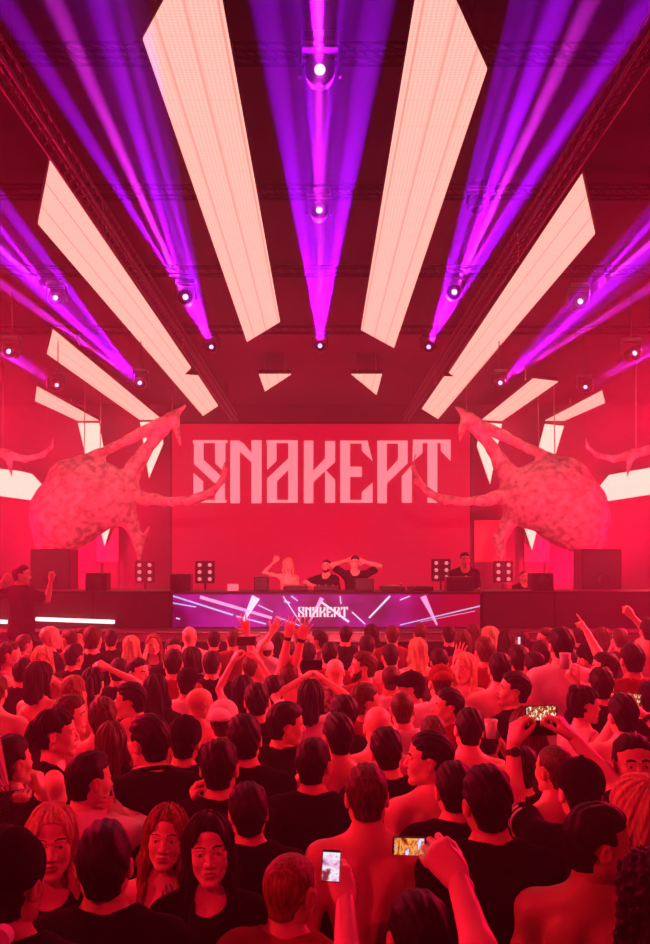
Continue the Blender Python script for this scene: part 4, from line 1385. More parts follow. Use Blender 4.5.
# pixel of the face centre, where the body faces (0 stage, 90 picture right, 180 camera, -90 picture left), sex, hair, hair colour,
# top, its colour, label, and what else: d distance, ht head turned from the body, R/L wrist (pixel, depth step, elbow pixel, hand, palm)
PEOPLE = [
 # ---- nearest rows
 (11, 884, 5, 'm', 'crop', 'd', 'tee', 'k', 'man from behind in a black cap with a round badge, at the lower left edge', dict(d=2.9, cap='beanie', cc='k', ht=8, badge=1)),
 (51, 842, 172, 'f', 'long', 'f', 'tee', 'k', 'woman with long fair hair facing the camera beside the badge cap', dict(d=3.6, ht=-6, fine=1, skin='l')),
 (106, 864, 0, 'm', 'quiff', 'd', 'tee', 'k', 'man in black with dark swept hair, between the fair woman and the auburn one', dict(d=2.92)),
 (164, 838, 178, 'f', 'long', 'a', 'strappy', 'k', 'woman with long auburn hair and bare shoulders facing the camera', dict(d=3.7, fine=1, skin='l', L=(188, 918, -.2, 215, 930, 'relax'))),
 (209, 850, 180, 'f', 'long', 'd', 'tee', 'k', 'woman with long dark hair and black top staring into the camera', dict(d=3.55, ht=-8, fine=1, skin='l')),
 (289, 890, 20, 'm', 'buzz', 'a', 'tee', 'r', 'man with close-shaved head in a dark red shirt, from behind, beside the upright phone', dict(d=2.85, ht=10)),
 (367, 797, 0, 'm', 'quiff', 'b', 'bare', 'k', 'bare-backed man with swept hair standing behind the two raised phones', dict(d=3.8)),
 (416, 936, 0, 'm', 'crop', 'd', 'tee', 'k', 'dark cropped head cut by the bottom edge under the orange phone screen', dict(d=2.45)),
 (372, 1012, 0, 'm', 'short', 'd', 'tee', 'g', 'arm raised from below holding the upright white-lit phone', dict(d=1.95, L=(345, 900, .42, 356, 985, 'grip', (-.4, 1, 0), (331, 862)), skin='l')),
 (585, 1035, 0, 'm', 'short', 'd', 'bare', 'g', 'forearm raised from below holding the sideways phone with an orange picture', dict(d=1.95, L=(458, 880, .45, 500, 965, 'grip', (.1, 1, -.6), (408, 838)), skin='l')),
 (592, 842, 20, 'm', 'crop', 'd', 'bare', 'k', 'bare-backed man with short black hair turning his head to the right edge', dict(d=3.05, ht=66, skin='n')),
 (489, 802, 0, 'm', 'crop', 'd', 'tee', 'k', 'man in black T-shirt seen from behind right of the orange phone picture', dict(d=3.55)),
 (580, 792, 0, 'm', 'crop', 'd', 'tee', 'k', 'man in black cap and striped sleeves holding up a large phone with both hands', dict(d=3.75, cap='cap', cc='k', stripes=1, L=(513, 744, .36, 524, 812, 'grip', (.9, .5, 0), (527, 708)), R=(572, 737, .36, 603, 790, 'grip', (-.9, .5, 0), (554, 708)), skin='l')),
 (553, 770, -25, 'm', 'buzz', 'b', 'bare', 'k', 'close-cropped man left of the black cap, ear and neck showing', dict(d=4.2)),
 (636, 766, 178, 'm', 'crop', 'd', 'tee', 'k', 'smiling man facing the camera at the right edge', dict(d=4.2, fine=1, ht=6, nod=-6)),
 (627, 808, -30, 'f', 'bob', 'f', 'strappy', 'k', 'fair bobbed head seen from behind below the smiling man', dict(d=3.65, nod=-20)),
 (654, 896, -15, 'f', 'curly', 'd', 'tee', 'k', 'dark curly head at the lower right edge', dict(d=2.9)),
 (87, 780, 10, 'm', 'undercut', 'd', 'tee', 'w', 'man in pale pink T-shirt with shaved sides, above the fair woman', dict(d=3.95, ht=35, skin='l', R=(119, 814, .02, 142, 860, 'pinch', (-1, .2, 0)))),
 (14, 762, 40, 'm', 'short', 'd', 'tee', 'k', 'dark-haired person at the left edge with raised fingers and a fan', dict(d=4.25, R=(42, 792, .12, 52, 842, 'pinch', (-1, .2, 0)), L=(19, 812, -.1, 22, 862, 'fist', (0, 1, 0)))),
 (58, 733, 75, 'f', 'pony', 'd', 'tank', 'k', 'woman in black vest with ponytail looking right, above the fan', dict(d=4.7, skin='l')),
 (151, 742, -25, 'm', 'short', 'd', 'polo', 'k', 'man in black collared shirt with pale edging looking left, above the auburn woman', dict(d=4.55, ht=-22, collar=1, L=None)),
 (219, 768, 0, 'm', 'crop', 'd', 'tee', 'k', 'man in black with cropped hair whose ringed hand rises beside his shoulder', dict(d=4.05, L=(186, 816, .0, 165, 850, 'pinch', (1, .3, 0)))),
 (184, 742, 0, 'm', 'crop', 'd', 'tee', 'k', 'man with a plain black beanie behind the collared shirt', dict(d=4.85, cap='beanie', cc='k')),
 (225, 722, 5, 'm', 'crop', 'b', 'tee', 'k', 'man with backward cap, pale front panel turned to us', dict(d=5.1, cap='cap', cc='w', cap_back=1)),
 (284, 724, 30, 'm', 'short', 'd', 'tee', 'k', 'man in black with a small white mark on his back looking right', dict(d=4.95, ht=40, mark=1)),
 (314, 765, 12, 'm', 'crop', 'd', 'tee', 'k', 'man with round cropped head and bare nape left of the bare-backed man', dict(d=4.2, ht=5)),
 (338, 737, -10, 'm', 'quiff', 'd', 'bare', 'k', 'dark-haired man with bare shoulders behind the cropped head', dict(d=4.8)),
 (388, 752, 0, 'm', 'crop', 'd', 'tee', 'k', 'man in black T-shirt with black hair behind the swept-hair bare back', dict(d=4.45)),
 (431, 758, -20, 'm', 'crop', 'd', 'bare', 'k', 'bare-chested man in profile with open mouth shouting left', dict(d=4.35, ht=-58, fine=1, open=1, skin='l')),
 (403, 710, 0, 'm', 'buzz', 'b', 'tee', 'w', 'man in pale shirt with shaved head behind the black-haired man', dict(d=5.6, skin='l')),
 (468, 730, 0, 'm', 'crop', 'd', 'bare', 'k', 'bare-backed man with black hair right of the shouting man', dict(d=5.0, skin='l')),
 (447, 706, -60, 'm', 'crop', 'd', 'tee', 'r', 'man in profile facing left beside the backward cap with dark logo', dict(d=5.8, ht=-30)),
 (440, 684, 0, 'm', 'buzz', 'b', 'tee', 'w', 'man in pale T-shirt with red backward cap and a black strap', dict(d=6.9, cap='cap', cc='r', cap_back=1, strap=1, skin='l')),
 (511, 690, -50, 'm', 'short', 'd', 'tee', 'k', 'young man in black T-shirt looking down left, above the big phone', dict(d=6.1, ht=-32, nod=-8, skin='l')),
 (584, 705, 55, 'f', 'bun', 'd', 'tank', 'w', 'woman with hair bun and pale vest looking right, behind the big phone', dict(d=6.0, ht=20, skin='l')),
 (624, 716, 0, 'm', 'crop', 'd', 'bare', 'k', 'bare-backed man filming with both hands near the right edge', dict(d=5.2, L=(616, 716, .33, 597, 752, 'grip', (.9, .5, 0)), R=(645, 716, .33, 668, 745, 'grip', (-.9, .5, 0)), skin='l', band=1)),
 (632, 661, 0, 'm', 'short', 'd', 'tee', 'r', 'man with dark hair and bare nape just above the filming bare-backed man', dict(d=7.0)),
 (604, 668, -45, 'm', 'short', 'd', 'tank', 'g', 'man in vest facing left who points his raised arm at the stage', dict(d=7.3, ht=-30, skin='l', L=(587, 632, .15, 600, 655, 'point', (-.5, 0, -1)))),
 (588, 658, -110, 'f', 'bob', 'd', 'tee', 'k', 'person in black beanie and black top facing left', dict(d=7.9, cap='beanie', cc='k')),
 (648, 632, 0, 'm', 'short', 'd', 'bare', 'k', 'bare-shouldered man punching a fist in the air at the right edge', dict(d=9.2, L=(632, 616, .1, 637, 641, 'fist', (0, 1, 0)), skin='l')),
 (561, 646, 0, 'm', 'short', 'd', 'tee', 'w', 'tall man in pale T-shirt with a bare neck, right of the printed shirt', dict(d=6.7, skin='l')),
 (545, 640, -30, 'm', 'short', 'b', 'tee', 'r', 'laughing man turned half left beside the tall man', dict(d=9.6, ht=-70)),
 (535, 668, 0, 'm', 'short', 'd', 'tee', 'k', 'man in black T-shirt with pale print below the collar', dict(d=7.1, print=1)),
 (542, 654, 0, 'm', 'crop', 'd', 'tee', 'g', 'dark round head directly above the printed black T-shirt', dict(d=8.5)),
 (518, 660, 0, 'm', 'crop', 'd', 'tee', 'r', 'dark cropped head left of the printed black T-shirt', dict(d=8.0)),
 (499, 670, 0, 'm', 'short', 'd', 'bare', 'k', 'bare-backed man with dark hair left of the young man looking down', dict(d=7.0, skin='l')),
 (485, 652, 0, 'm', 'short', 'b', 'tee', 'r', 'brown-haired man in red shirt standing behind the left bare back', dict(d=8.1)),
 (489, 637, -20, 'f', 'bob', 'f', 'tee', 'r', 'fair bobbed head just below the stage edge right of the booth', dict(d=10.6)),
 (506, 642, 10, 'f', 'bob', 'd', 'tee', 'k', 'dark bobbed head near the stage edge, phone glow beside it', dict(d=10.0, cap='cap', cc='k', R=(519, 648, .1, 524, 662, 'grip', (0, 1, 0)))),
 (523, 642, 0, 'm', 'short', 'd', 'tee', 'g', 'dark head by the stage edge, third right of the fair bob', dict(d=10.9)),
 (463, 642, 0, 'f', 'bob', 'b', 'tee', 'r', 'brown bobbed head near the stage edge above the hand raised to hair', dict(d=9.9)),
 (449, 636, 0, 'm', 'crop', 'd', 'tee', 'k', 'dark head at the stage edge right of the long-haired woman', dict(d=10.9)),
 (440, 662, 0, 'm', 'short', 'd', 'tee', 'g', 'dark round head straight above the red backward cap', dict(d=8.2)),
 (465, 668, -150, 'f', 'long', 'f', 'strappy', 'w', 'fair woman turned to us with her hand raised beside her face', dict(d=7.4, L=(456, 661, .05, 452, 682, 'open', (0, 1, 0)), skin='l')),
 (418, 650, 0, 'f', 'long', 'f', 'strappy', 'r', 'woman with long fair hair seen from behind in mid crowd', dict(d=8.7)),
 (414, 688, 0, 'm', 'crop', 'd', 'tee', 'r', 'man with black cap peak pointing left beside the red cap', dict(d=6.9, cap='cap', cc='k', ht=-75)),
 (391, 657, 0, 'm', 'crop', 'd', 'tee', 'w', 'man with round dark head and pale shoulders behind the shaved neck', dict(d=8.4)),
 (390, 680, 0, 'm', 'buzz', 'b', 'tee', 'w', 'broad man in pale shirt with shaved ruddy head', dict(d=7.0, skin='m')),
 (392, 636, 0, 'm', 'short', 'b', 'tee', 'r', 'reddish-haired head nearest the stage in the middle right', dict(d=10.7)),
 (363, 667, -30, 'm', 'short', 'b', 'tee', 'r', 'laughing bearded man turned left in mid crowd', dict(d=7.4, ht=-60, beard=1, skin='l', fine=1)),
 (336, 672, 5, 'm', None, 'd', 'tee', 'p', 'bald man in patterned shirt left of the bearded man', dict(d=7.5, skin='l')),
 (366, 648, 0, 'm', 'quiff', 'd', 'tee', 'k', 'dark tousled head behind the bearded man', dict(d=9.1)),
 (345, 636, 0, 'm', 'crop', 'd', 'tee', 'k', 'black-clad dark head under the middle of the booth screen', dict(d=11.0)),
 (318, 641, -60, 'm', 'quiff', 'd', 'tee', 'g', 'man with curly top in profile near the stage, left of the black-clad head', dict(d=10.2)),
 (309, 655, 0, 'm', 'crop', 'd', 'tee', 'k', 'dark head in front of the curly-topped man', dict(d=8.9)),
 (329, 655, 0, 'm', 'crop', 'd', 'tee', 'r', 'dark head above the bald man in the patterned shirt', dict(d=8.8)),
 (310, 697, 0, 'f', 'bob', 'd', 'tee', 'w', 'dark-haired person raising both hands to film, left of the bald patterned shirt', dict(d=5.95, L=(303, 678, .3, 281, 702, 'grip', (.9, .5, 0)), R=(322, 678, .3, 339, 702, 'grip', (-.9, .5, 0)), skin='l')),
 (342, 716, -15, 'm', 'short', 'd', 'tee', 'k', 'dark-haired man in black between the filming person and the profile man', dict(d=5.5)),
 (365, 702, 25, 'm', 'short', 'b', 'tee', 'r', 'man in red shirt looking right, in front of the bearded man', dict(d=5.9, ht=45)),
 (378, 727, 0, 'm', None, 'g', 'bare', 'k', 'bald pale head just behind the black-haired man in black', dict(d=5.1, skin='l', hz=1)),
 # ---- arms in the air, centre
 (243, 690, 0, 'f', 'long', 'd', 'crop', 'k', 'woman with long dark hair lifting a phone high in both hands', dict(d=6.5, L=(233, 661, .25, 225, 694, 'grip', (.9, .5, 0)), R=(259, 661, .25, 267, 694, 'grip', (-.9, .5, 0)), skin='l')),
 (250, 668, 0, 'm', 'crop', 'b', 'bare', 'k', 'man throwing one bare arm straight up behind the dark phone', dict(d=8.2, R=(247, 632, -.05, 249, 662, 'spread', (0, 1, 0)), skin='l')),
 (266, 652, 0, 'm', 'buzz', 'b', 'tee', 'w', 'pale cropped head with one arm raised to the booth screen', dict(d=9.1, cap='cap', cc='w', R=(272, 632, -.05, 277, 655, 'open', (0, 1, 0)), skin='l')),
 (279, 643, 0, 'f', 'long', 'd', 'tee', 'k', 'woman with long dark hair below the left of the booth screen', dict(d=10.0)),
 (289, 678, 0, 'm', 'short', 'b', 'bare', 'k', 'man stretching both bare arms up to the booth screen', dict(d=7.5, L=(288, 636, -.05, 281, 666, 'open', (0, 1, 0)), R=(302, 638, -.05, 297, 668, 'spread', (0, 1, 0)), skin='l', band=2)),
 (275, 692, 0, 'm', 'short', 'd', 'tee', 'k', 'dark-haired man in black between the phone lifter and the raised arms', dict(d=6.4)),
 (233, 640, 0, 'm', 'buzz', 'b', 'tee', 'r', 'cropped reddish head at the stage edge left of the raised arms', dict(d=10.4)),
 (212, 665, 0, 'm', 'short', 'd', 'tee', 'k', 'dark round head left of the phone lifter', dict(d=8.0)),
 (190, 637, 0, 'm', None, 'd', 'tee', 'w', 'bald man in pale shirt nearest the stage, left of the booth screen', dict(d=10.3, skin='l')),
 (173, 651, 165, 'm', 'short', 'd', 'tee', 'k', 'man facing the camera left below the bald man at the stage', dict(d=9.0, fine=0, glasses=1, skin='l')),
 (174, 664, 0, 'm', 'crop', 'd', 'tee', 'r', 'dark cropped head in front of the man with glasses', dict(d=7.9)),
 (192, 660, 0, 'f', 'bob', 'd', 'tee', 'k', 'black bobbed head below the stage-side bald man', dict(d=8.4)),
 (187, 684, 0, 'm', 'short', 'd', 'tee', 'w', 'dark head in pale shirt just above the large bald man', dict(d=7.0, cap='cap', cc='k')),
 (200, 704, 30, 'm', None, 'd', 'bare', 'k', 'large bald bare-shouldered man looking right in the left crowd', dict(d=6.0, ht=30)),
 (157, 690, 0, 'f', 'long', 'd', 'tee', 'k', 'woman with straight black hair down her back left of the large bald man', dict(d=6.7)),
 (133, 700, -35, 'm', 'undercut', 'd', 'bare', 'k', 'man in profile looking left with bare shoulder', dict(d=6.0, ht=-48)),
 (139, 673, 100, 'm', 'crop', 'd', 'tee', 'k', 'smiling man in black looking right, left crowd', dict(d=7.3, ht=20, skin='l')),
 (132, 647, 0, 'f', 'long', 'f', 'tee', 'r', 'woman with long fair hair from behind near the light tube end', dict(d=9.6)),
 (154, 645, 170, 'f', 'long', 'a', 'tee', 'k', 'woman with wavy light hair facing us near the stage, hand at her cheek', dict(d=9.7, skin='l', R=(146, 652, -.12, 140, 668, 'relax', (1, 0, 0)))),
 # ---- left crowd
 (52, 638, 60, 'm', None, 'd', 'tee', 'k', 'bald man in black T-shirt by the left light tube', dict(d=9.4, skin='l')),
 (68, 640, -60, 'm', 'buzz', 'b', 'tee', 'r', 'cropped man looking left next to the bald man in black', dict(d=9.9)),
 (80, 639, 160, 'f', 'bob', 'b', 'tee', 'r', 'small face turned to us between two men under the light tube', dict(d=10.6, skin='l')),
 (93, 640, 0, 'm', 'short', 'b', 'tee', 'k', 'man with light brown hair and pale neck raising a phone under the light tube', dict(d=8.9, skin='l', R=(104, 664, .12, 110, 684, 'grip', (-.9, .5, 0)))),
 (11, 655, 80, 'f', 'pony', 'b', 'tank', 'w', 'woman with tied hair and pale vest at the left edge looking right', dict(d=8.4, skin='l')),
 (43, 661, 165, 'f', 'bob', 'f', 'tee', 'r', 'smiling fair woman facing us in the left crowd', dict(d=8.0, skin='l', fine=1)),
 (40, 678, 20, 'f', 'bob', 'd', 'strappy', 'k', 'dark-haired woman in strappy top in front of the smiling fair woman', dict(d=6.9, R=(54, 680, .1, 62, 700, 'relax', (-1, 0, 0)))),
 (74, 657, 20, 'm', 'crop', 'd', 'tee', 'k', 'dark cropped head below the row under the light tube', dict(d=8.5)),
 (94, 684, 0, 'f', 'pony', 'd', 'strappy', 'k', 'woman with dark tail of hair and bare back raising her right arm', dict(d=6.7, skin='l', R=(108, 668, .1, 121, 700, 'hold', (-1, .2, 0)))),
 (76, 694, 20, 'm', 'short', 'a', 'bare', 'k', 'reddish-haired man with bare shoulders behind the kissing-close faces', dict(d=6.2)),
 (72, 714, 70, 'm', 'short', 'b', 'bare', 'k', 'face in profile close beside the ponytail woman', dict(d=5.3, ht=15, skin='l')),
 (102, 716, -10, 'm', 'short', 'b', 'bare', 'k', 'broad bare back behind the man in pink, head bowed', dict(d=5.2, skin='l', nod=-30)),
 (-6, 692, 0, 'm', 'short', 'b', 'bare', 'k', 'bare back cut by the left edge above the fan', dict(d=6.2, skin='l')),
 (22, 672, 0, 'm', 'crop', 'd', 'tee', 'k', 'dark head right of the tied-hair woman at the left edge', dict(d=7.6)),
 (118, 672, 0, 'm', 'crop', 'd', 'tee', 'k', 'dark head left of the smiling man in black', dict(d=7.9)),
 (112, 742, 0, 'f', 'long', 'b', 'tee', 'k', 'woman with long brown hair from behind, left of the collared shirt', dict(d=4.9)),
 (258, 702, 0, 'm', 'crop', 'd', 'tee', 'k', 'dark head between the backward cap and the man with the back mark', dict(d=5.9)),
 (528, 730, 0, 'f', 'long', 'b', 'strappy', 'g', 'long brown hair behind the raised left wrist with the watch', dict(d=4.9)),
 (490, 742, 20, 'm', 'short', 'd', 'tee', 'k', 'dark head left of the raised wrist with the watch', dict(d=5.4, R=(497, 738, .1, 515, 770, 'hold', (-1, .3, 0)))),
 (600, 686, 0, 'm', 'crop', 'd', 'tee', 'k', 'dark-haired man between the bun and the filming bare back, lifting a cup', dict(d=6.1, L=(577, 684, .05, 588, 706, 'hold', (1, .3, 0), (566, 662)), skin='l')),
 (649, 700, 0, 'm', 'short', 'd', 'tee', 'k', 'dark head cut by the right edge above the smiling man', dict(d=5.9)),
 (568, 660, -20, 'm', 'short', 'b', 'tee', 'r', 'ruddy head behind the lifted cup', dict(d=8.8)),
 (620, 640, 0, 'm', 'short', 'b', 'tee', 'g', 'brown head raising a small lit phone near the right edge', dict(d=9.9, skin='l', L=(613, 646, .1, 604, 662, 'grip', (.9, .5, 0)), R=(625, 645, .1, 636, 660, 'grip', (-.9, .5, 0)))),
 (579, 637, 0, 'm', 'short', 'd', 'tee', 'k', 'dark head by the stage edge under the pointing arm', dict(d=10.8)),
 (474, 634, 0, 'f', 'bob', 'b', 'tee', 'k', 'brown bob at the stage edge left of the fair bob', dict(d=11.1)),
 (420, 634, 0, 'm', 'short', 'b', 'tee', 'k', 'small brown head at the stage edge above the long fair hair', dict(d=11.1)),
 (214, 641, 0, 'm', 'short', 'd', 'tee', 'k', 'small dark head at the stage edge right of the stage-side bald man', dict(d=11.0)),
 (111, 640, 0, 'm', 'short', 'd', 'tee', 'k', 'small dark head at the stage edge right of the raised phone', dict(d=10.8)),
 (25, 645, 30, 'm', 'short', 'b', 'tee', 'r', 'brown head at the left below the standing man in black', dict(d=10.3)),
 (300, 640, 0, 'm', 'crop', 'b', 'tee', 'k', 'small brown head under the raised arms by the stage edge', dict(d=11.1)),
 (602, 637, 0, 'f', 'bob', 'b', 'tee', 'r', 'brown bob by the stage edge between the pointing arm and the fist', dict(d=11.0)),
 (372, 634, 0, 'f', 'bob', 'd', 'tee', 'k', 'dark bob at the stage edge under the right half of the booth text', dict(d=11.2)),
 (434, 735, 0, 'm', 'crop', 'b', 'tee', 'k', 'brown head in black just behind the shouting man', dict(d=5.15)),
 (246, 740, 0, 'm', 'short', 'd', 'tee', 'k', 'dark head in black behind the ringed hand', dict(d=4.7)),
 (520, 770, 0, 'm', 'crop', 'd', 'tee', 'k', 'dark head in black between the raised arm and the black T-shirt back', dict(d=4.4)),
 (455, 790, 0, 'm', 'crop', 'd', 'tee', 'k', 'black-clad man hidden behind the hand with the orange picture', dict(d=3.95)),
 (250, 812, 0, 'm', 'short', 'd', 'tee', 'k', 'black-clad back between the staring woman and the cropped head', dict(d=3.75, hz=1.45)),
]


def spec_defaults(r):
    px, py, a, sex, hair, hc, top, tc, label, o = r
    if 'd' not in o:
        o['d'] = (CH - (1.53 if sex == 'f' else 1.63)) * F / (py - CY)
    return o


# keep bodies apart: neighbours that would stand inside each other move a little nearer or farther along their own line of sight
_ds = [spec_defaults(r)['d'] for r in PEOPLE]
_d0 = list(_ds)
for _ in range(260):
    for i in range(len(PEOPLE)):
        for j in range(i + 1, len(PEOPLE)):
            xi = (PEOPLE[i][0] - CX) / F * _ds[i]; xj = (PEOPLE[j][0] - CX) / F * _ds[j]
            dx = abs(xi - xj); dy = _ds[i] - _ds[j]
            need = .33 if dx < .40 else (.33 * (.56 - dx) / .16 if dx < .56 else 0)
            if abs(dy) < need:
                sft = (need - abs(dy)) * .35 * (1 if dy >= 0 else -1)
                _ds[i] += sft; _ds[j] -= sft
    for i in range(len(PEOPLE)):
        _ds[i] += (_d0[i] - _ds[i]) * .012
        py = PEOPLE[i][1]
        lo, hi = (CH - 1.90) * F / (py - CY), (CH - 1.38) * F / (py - CY)
        _ds[i] = min(max(_ds[i], lo), min(hi, 11.35))

WHITE_T = mat('white_trim', (.75, .7, .7), .7)
PH_W = mat('phone_screen_white', (.1, .1, .1), .2, emit=(.95, .75, .95), strength=1.0)


def person_add(p, o, opt):
    """small things a person wears"""
    k = 1 / p.s

    def child(nm, V, Q, m, **kw):
        return link(nm, mesh_from(nm, V, Q, None, [m], **kw), o)
    if opt.get('stripes'):
        for side in 'LR':
            sh, el, wr = [Vector(t) for t in p.arms[side]]
            d = (el - sh).normalized()
            for t in (.50, .60):
                q = MB(); c = sh + (el - sh) * t
                q.bar(c, c + d * .014, .0685, .0690, n=20); q.build('sleeve_stripe', WHITE_T, o)
    if opt.get('collar'):
        q = MB()
        n = 28
        for i in range(n):
            t0, t1 = 2 * math.pi * i / n, 2 * math.pi * (i + 1) / n
            f = lambda t: Vector((.083 * math.cos(t), -.008 + .078 * math.sin(t), 1.528 - .028 * math.sin(t)))
            q.bar(f(t0), f(t1), .012, n=6, m=0)
            q.bar(f(t0) * 1.0 + Vector((0, 0, .012)), f(t1) + Vector((0, 0, .012)), .005, n=5, m=1)
        q.build('collar', [M['black'], WHITE_T], o)
    if opt.get('strap'):
        q = MB()
        pts = [Vector((-.06, .03, 1.50)), Vector((-.05, -.075, 1.475)), Vector((.0, -.118, 1.38)), Vector((.07, -.142, 1.25)), Vector((.13, -.125, 1.12))]
        for a, b in zip(pts, pts[1:]):
            q.bar(a, b, .014, n=6)
            q.bar(a + Vector((.035, 0, .0)), b + Vector((.035, 0, 0)), .006, n=5)
        q.build('strap', M['plastic_black'], o)
    if opt.get('band'):
        for side in 'LR':
            sh, el, wr = [Vector(t) for t in p.arms[side]]
            d = (wr - el).normalized()
            q = MB(); q.bar(wr - d * .035, wr - d * .008, .034, n=16); q.build('wristband', M['plastic_black'], o)
    if opt.get('mark'):
        q = MB(); c = Vector((-.02, -.118, 1.36))
        q.box(c + Vector((-.016, 0, 0)), (.012, .004, .03)); q.box(c + Vector((.016, 0, 0)), (.012, .004, .03)); q.box(c, (.04, .004, .010))
        q.build('printed_mark', WHITE_T, o)
    if opt.get('print'):
        q = MB()
        for i, h in enumerate((.035, .05, .042, .05, .035)):
            q.box((-.075 + i * .037, -.118, 1.425), (.010, .02, h)); q.box((-.062 + i * .037, -.118, 1.445), (.02, .02, .010))
        q.build('printed_mark', WHITE_T, o)
    if opt.get('frontprint'):
        q = MB()
        q.box((0, .118, 1.37), (.035, .03, .06), bev=.008); q.box((.008, .122, 1.30), (.018, .03, .12), bev=.006); q.box((-.012, .12, 1.34), (.05, .03, .016), bev=.005)
        q.build('printed_mark', WHITE_T, o)
    if opt.get('glasses'):
        q = MB()
        for sx in (-1, 1):
            n = 16; c = Vector((sx * .033, .092, 1.656)); f = lambda t: c + Vector((.020 * math.cos(t), 0, .016 * math.sin(t)))
            for i in range(n): q.bar(f(2 * math.pi * i / n), f(2 * math.pi * (i + 1) / n), .0025, n=5)
            q.bar((sx * .053, .090, 1.66), (sx * .08, -.01, 1.66), .0025, n=5)
        q.build('glasses', M['plastic_black'], o)
    if opt.get('badge'):
        q = MB(); q.bar((.035, -.152, 1.575), (.033, -.118, 1.575), .028, n=20); q.build('badge', WHITE_T, o)
    if opt.get('watch'):
        sh, el, wr = [Vector(t) for t in p.arms['L']]
        d = (wr - el).normalized()
        q = MB(); q.bar(wr - d * .05, wr - d * .025, .033, n=16)
        nrm = Vector((0, -1, 0)); nrm = (nrm - d * nrm.dot(d)).normalized(); cc_ = wr - d * .037
        q.bar(cc_ + nrm * .026, cc_ + nrm * .044, .021, n=18)
        q.build('watch', M['plastic_black'], o)


ROOTS = {}
NPEOPLE = globals().get('NPEOPLE', 9999)
for idx, (px, py, a, sex, hair, hc, top, tc, label, opt) in enumerate(PEOPLE[:NPEOPLE]):
    d = _ds[idx]
    p = Person(px, py, 1.6, a, fem=sex == 'f', d=d, ht=opt.get('ht', RND.uniform(-8, 8)), tilt=opt.get('tilt', RND.uniform(-4, 4)),
               nod=opt.get('nod', RND.uniform(-5, 3)), arms={k: opt[k] for k in 'LR' if opt.get(k)})
    look = dict(hair=hair, hair_mat=M[HC[hc]], brow=M['hair_dark' if hc in 'dk' else 'hair_brown'], skin=M[SK[opt.get('skin', 'm')]],
                top=top, top_mat=M[TC[tc]], fine=opt.get('fine'), open=bool(opt.get('open')), beard=opt.get('beard'),
                cap=opt.get('cap'), cap_mat=M[TC[opt['cc']]] if 'cc' in opt else None, cap_back=opt.get('cap_back'))
    if opt.get('cap') and hair in ('quiff', 'short'): look['hair'] = 'crop'
    o = p.build(look)
    if 'striped sleeves' in label: opt['watch'] = 1
    person_add(p, o, opt)
    tag(o, label, 'person', 'crowd on the dance floor')
    ROOTS[label] = (p, o)


# ---- people on the stage
def stage_person(px, py, a, sex, hair, hc, top, tc, label, d, base, **opt):
    p = Person(px, py, 1.6, a, fem=sex == 'f', d=d, base=base, ht=opt.get('ht', 0), nod=opt.get('nod', 0), tilt=opt.get('tilt', 0),
               arms={k: opt[k] for k in 'LR' if opt.get(k)})
    o = p.build(dict(hair=hair, hair_mat=M[HC[hc]], skin=M[SK[opt.get('skin', 'l')]], top=top, top_mat=M[TC[tc]], beard=opt.get('beard'), fine=1))
    person_add(p, o, opt)
    tag(o, label, 'person', 'people on the stage')
    return p, o


M['pinktop'] = mat('pink_top', (.75, .32, .36), .7); TC['i'] = 'pinktop'
stage_person(288, 565, 178, 'f', 'long', 'f', 'strappy', 'i', 'blonde woman in pink top behind the booth, hand raised to her head', YS + .95, .95,
             R=(274, 562, .05, 262, 569, 'relax', (0, 1, 0)), nod=4)
stage_person(326, 567, 195, 'm', 'short', 'd', 'tee', 'k', 'bearded man in black looking down at the decks, between blonde woman and DJ', YS + 1.45, .95, beard=1, nod=-12,
             R=(316, 587, -.25, 308, 583, 'relax', (0, 0, -1)))
stage_person(355, 563, 180, 'm', 'short', 'd', 'tee', 'k', 'DJ in black holding both hands up beside his head', YS + .95, .95,
             R=(346, 561, -.02, 336, 579, 'open', (0, -1, 0)), L=(365, 562, -.02, 376, 578, 'open', (0, -1, 0)))
stage_person(465, 560, 180, 'm', 'crop', 'd', 'tee', 'k', 'man in black T-shirt with pale print standing behind the wide case', YS + 1.1, .95, frontprint=1)
pp, oo = stage_person(524, 577, 170, 'm', 'buzz', 'b', 'tee', 'k', 'person sitting low behind the right riser beside the monitor box', YS + 1.3, .95)
# the standing man at the left, on a small platform
pl_top = .55
r = empty('viewing_platform', (-4.35, 12.05, 0))
MB().box((0, 0, pl_top - .03), (1.2, .75, .06), bev=.01).build('deck', M['stage_black'], r)
for sx in (-1, 1):
    for sy in (-1, 1): MB().box((sx * .55, sy * .32, (pl_top - .06) / 2), (.06, .06, pl_top - .06)).build('leg', M['metal_black'], r)
tag(r, 'small platform under the standing man left of the stage', 'platform')
stage_person(22, 575, 40, 'm', 'short', 'd', 'tee', 'k', 'man in black T-shirt standing high at the left with his fist raised', 12.05, pl_top,
             R=(51, 580, .1, 43, 598, 'fist', (0, 1, 0)), L=(4, 580, .1, -8, 594, 'fist', (0, 1, 0)), ht=45)

# print on the shirt of the man behind the wide case
# ================================================================== phones, cup, fan, cigarette
def phone(c, w, h, rz, tilt, screen, label, roll=0.0, flap=False):
    """c centre; the lit side looks at the camera"""
    r = empty('phone', c); r.rotation_euler = (tilt, roll, rz)
    MB().box((0, 0, 0), (w, .009, h), bev=.003).build('case', M['plastic_black'], r)
    if screen:
        MB().box((0, -.0052, 0), (w * .90 if w > h else w * .92, .0015, h * .90), bev=.0005).build('screen', screen, r)
    MB().bar((w * .38, .0045, h * .36), (w * .38, .0065, h * .36), .005, n=12).build('camera_lens', M['metal'], r)
    if flap: MB().box((-.004, .0, -h * .98), (w, .006, h), bev=.002).build('cover_flap', M['black'], r)
    tag(r, label, 'phone', 'phones held up in the crowd')
    return r


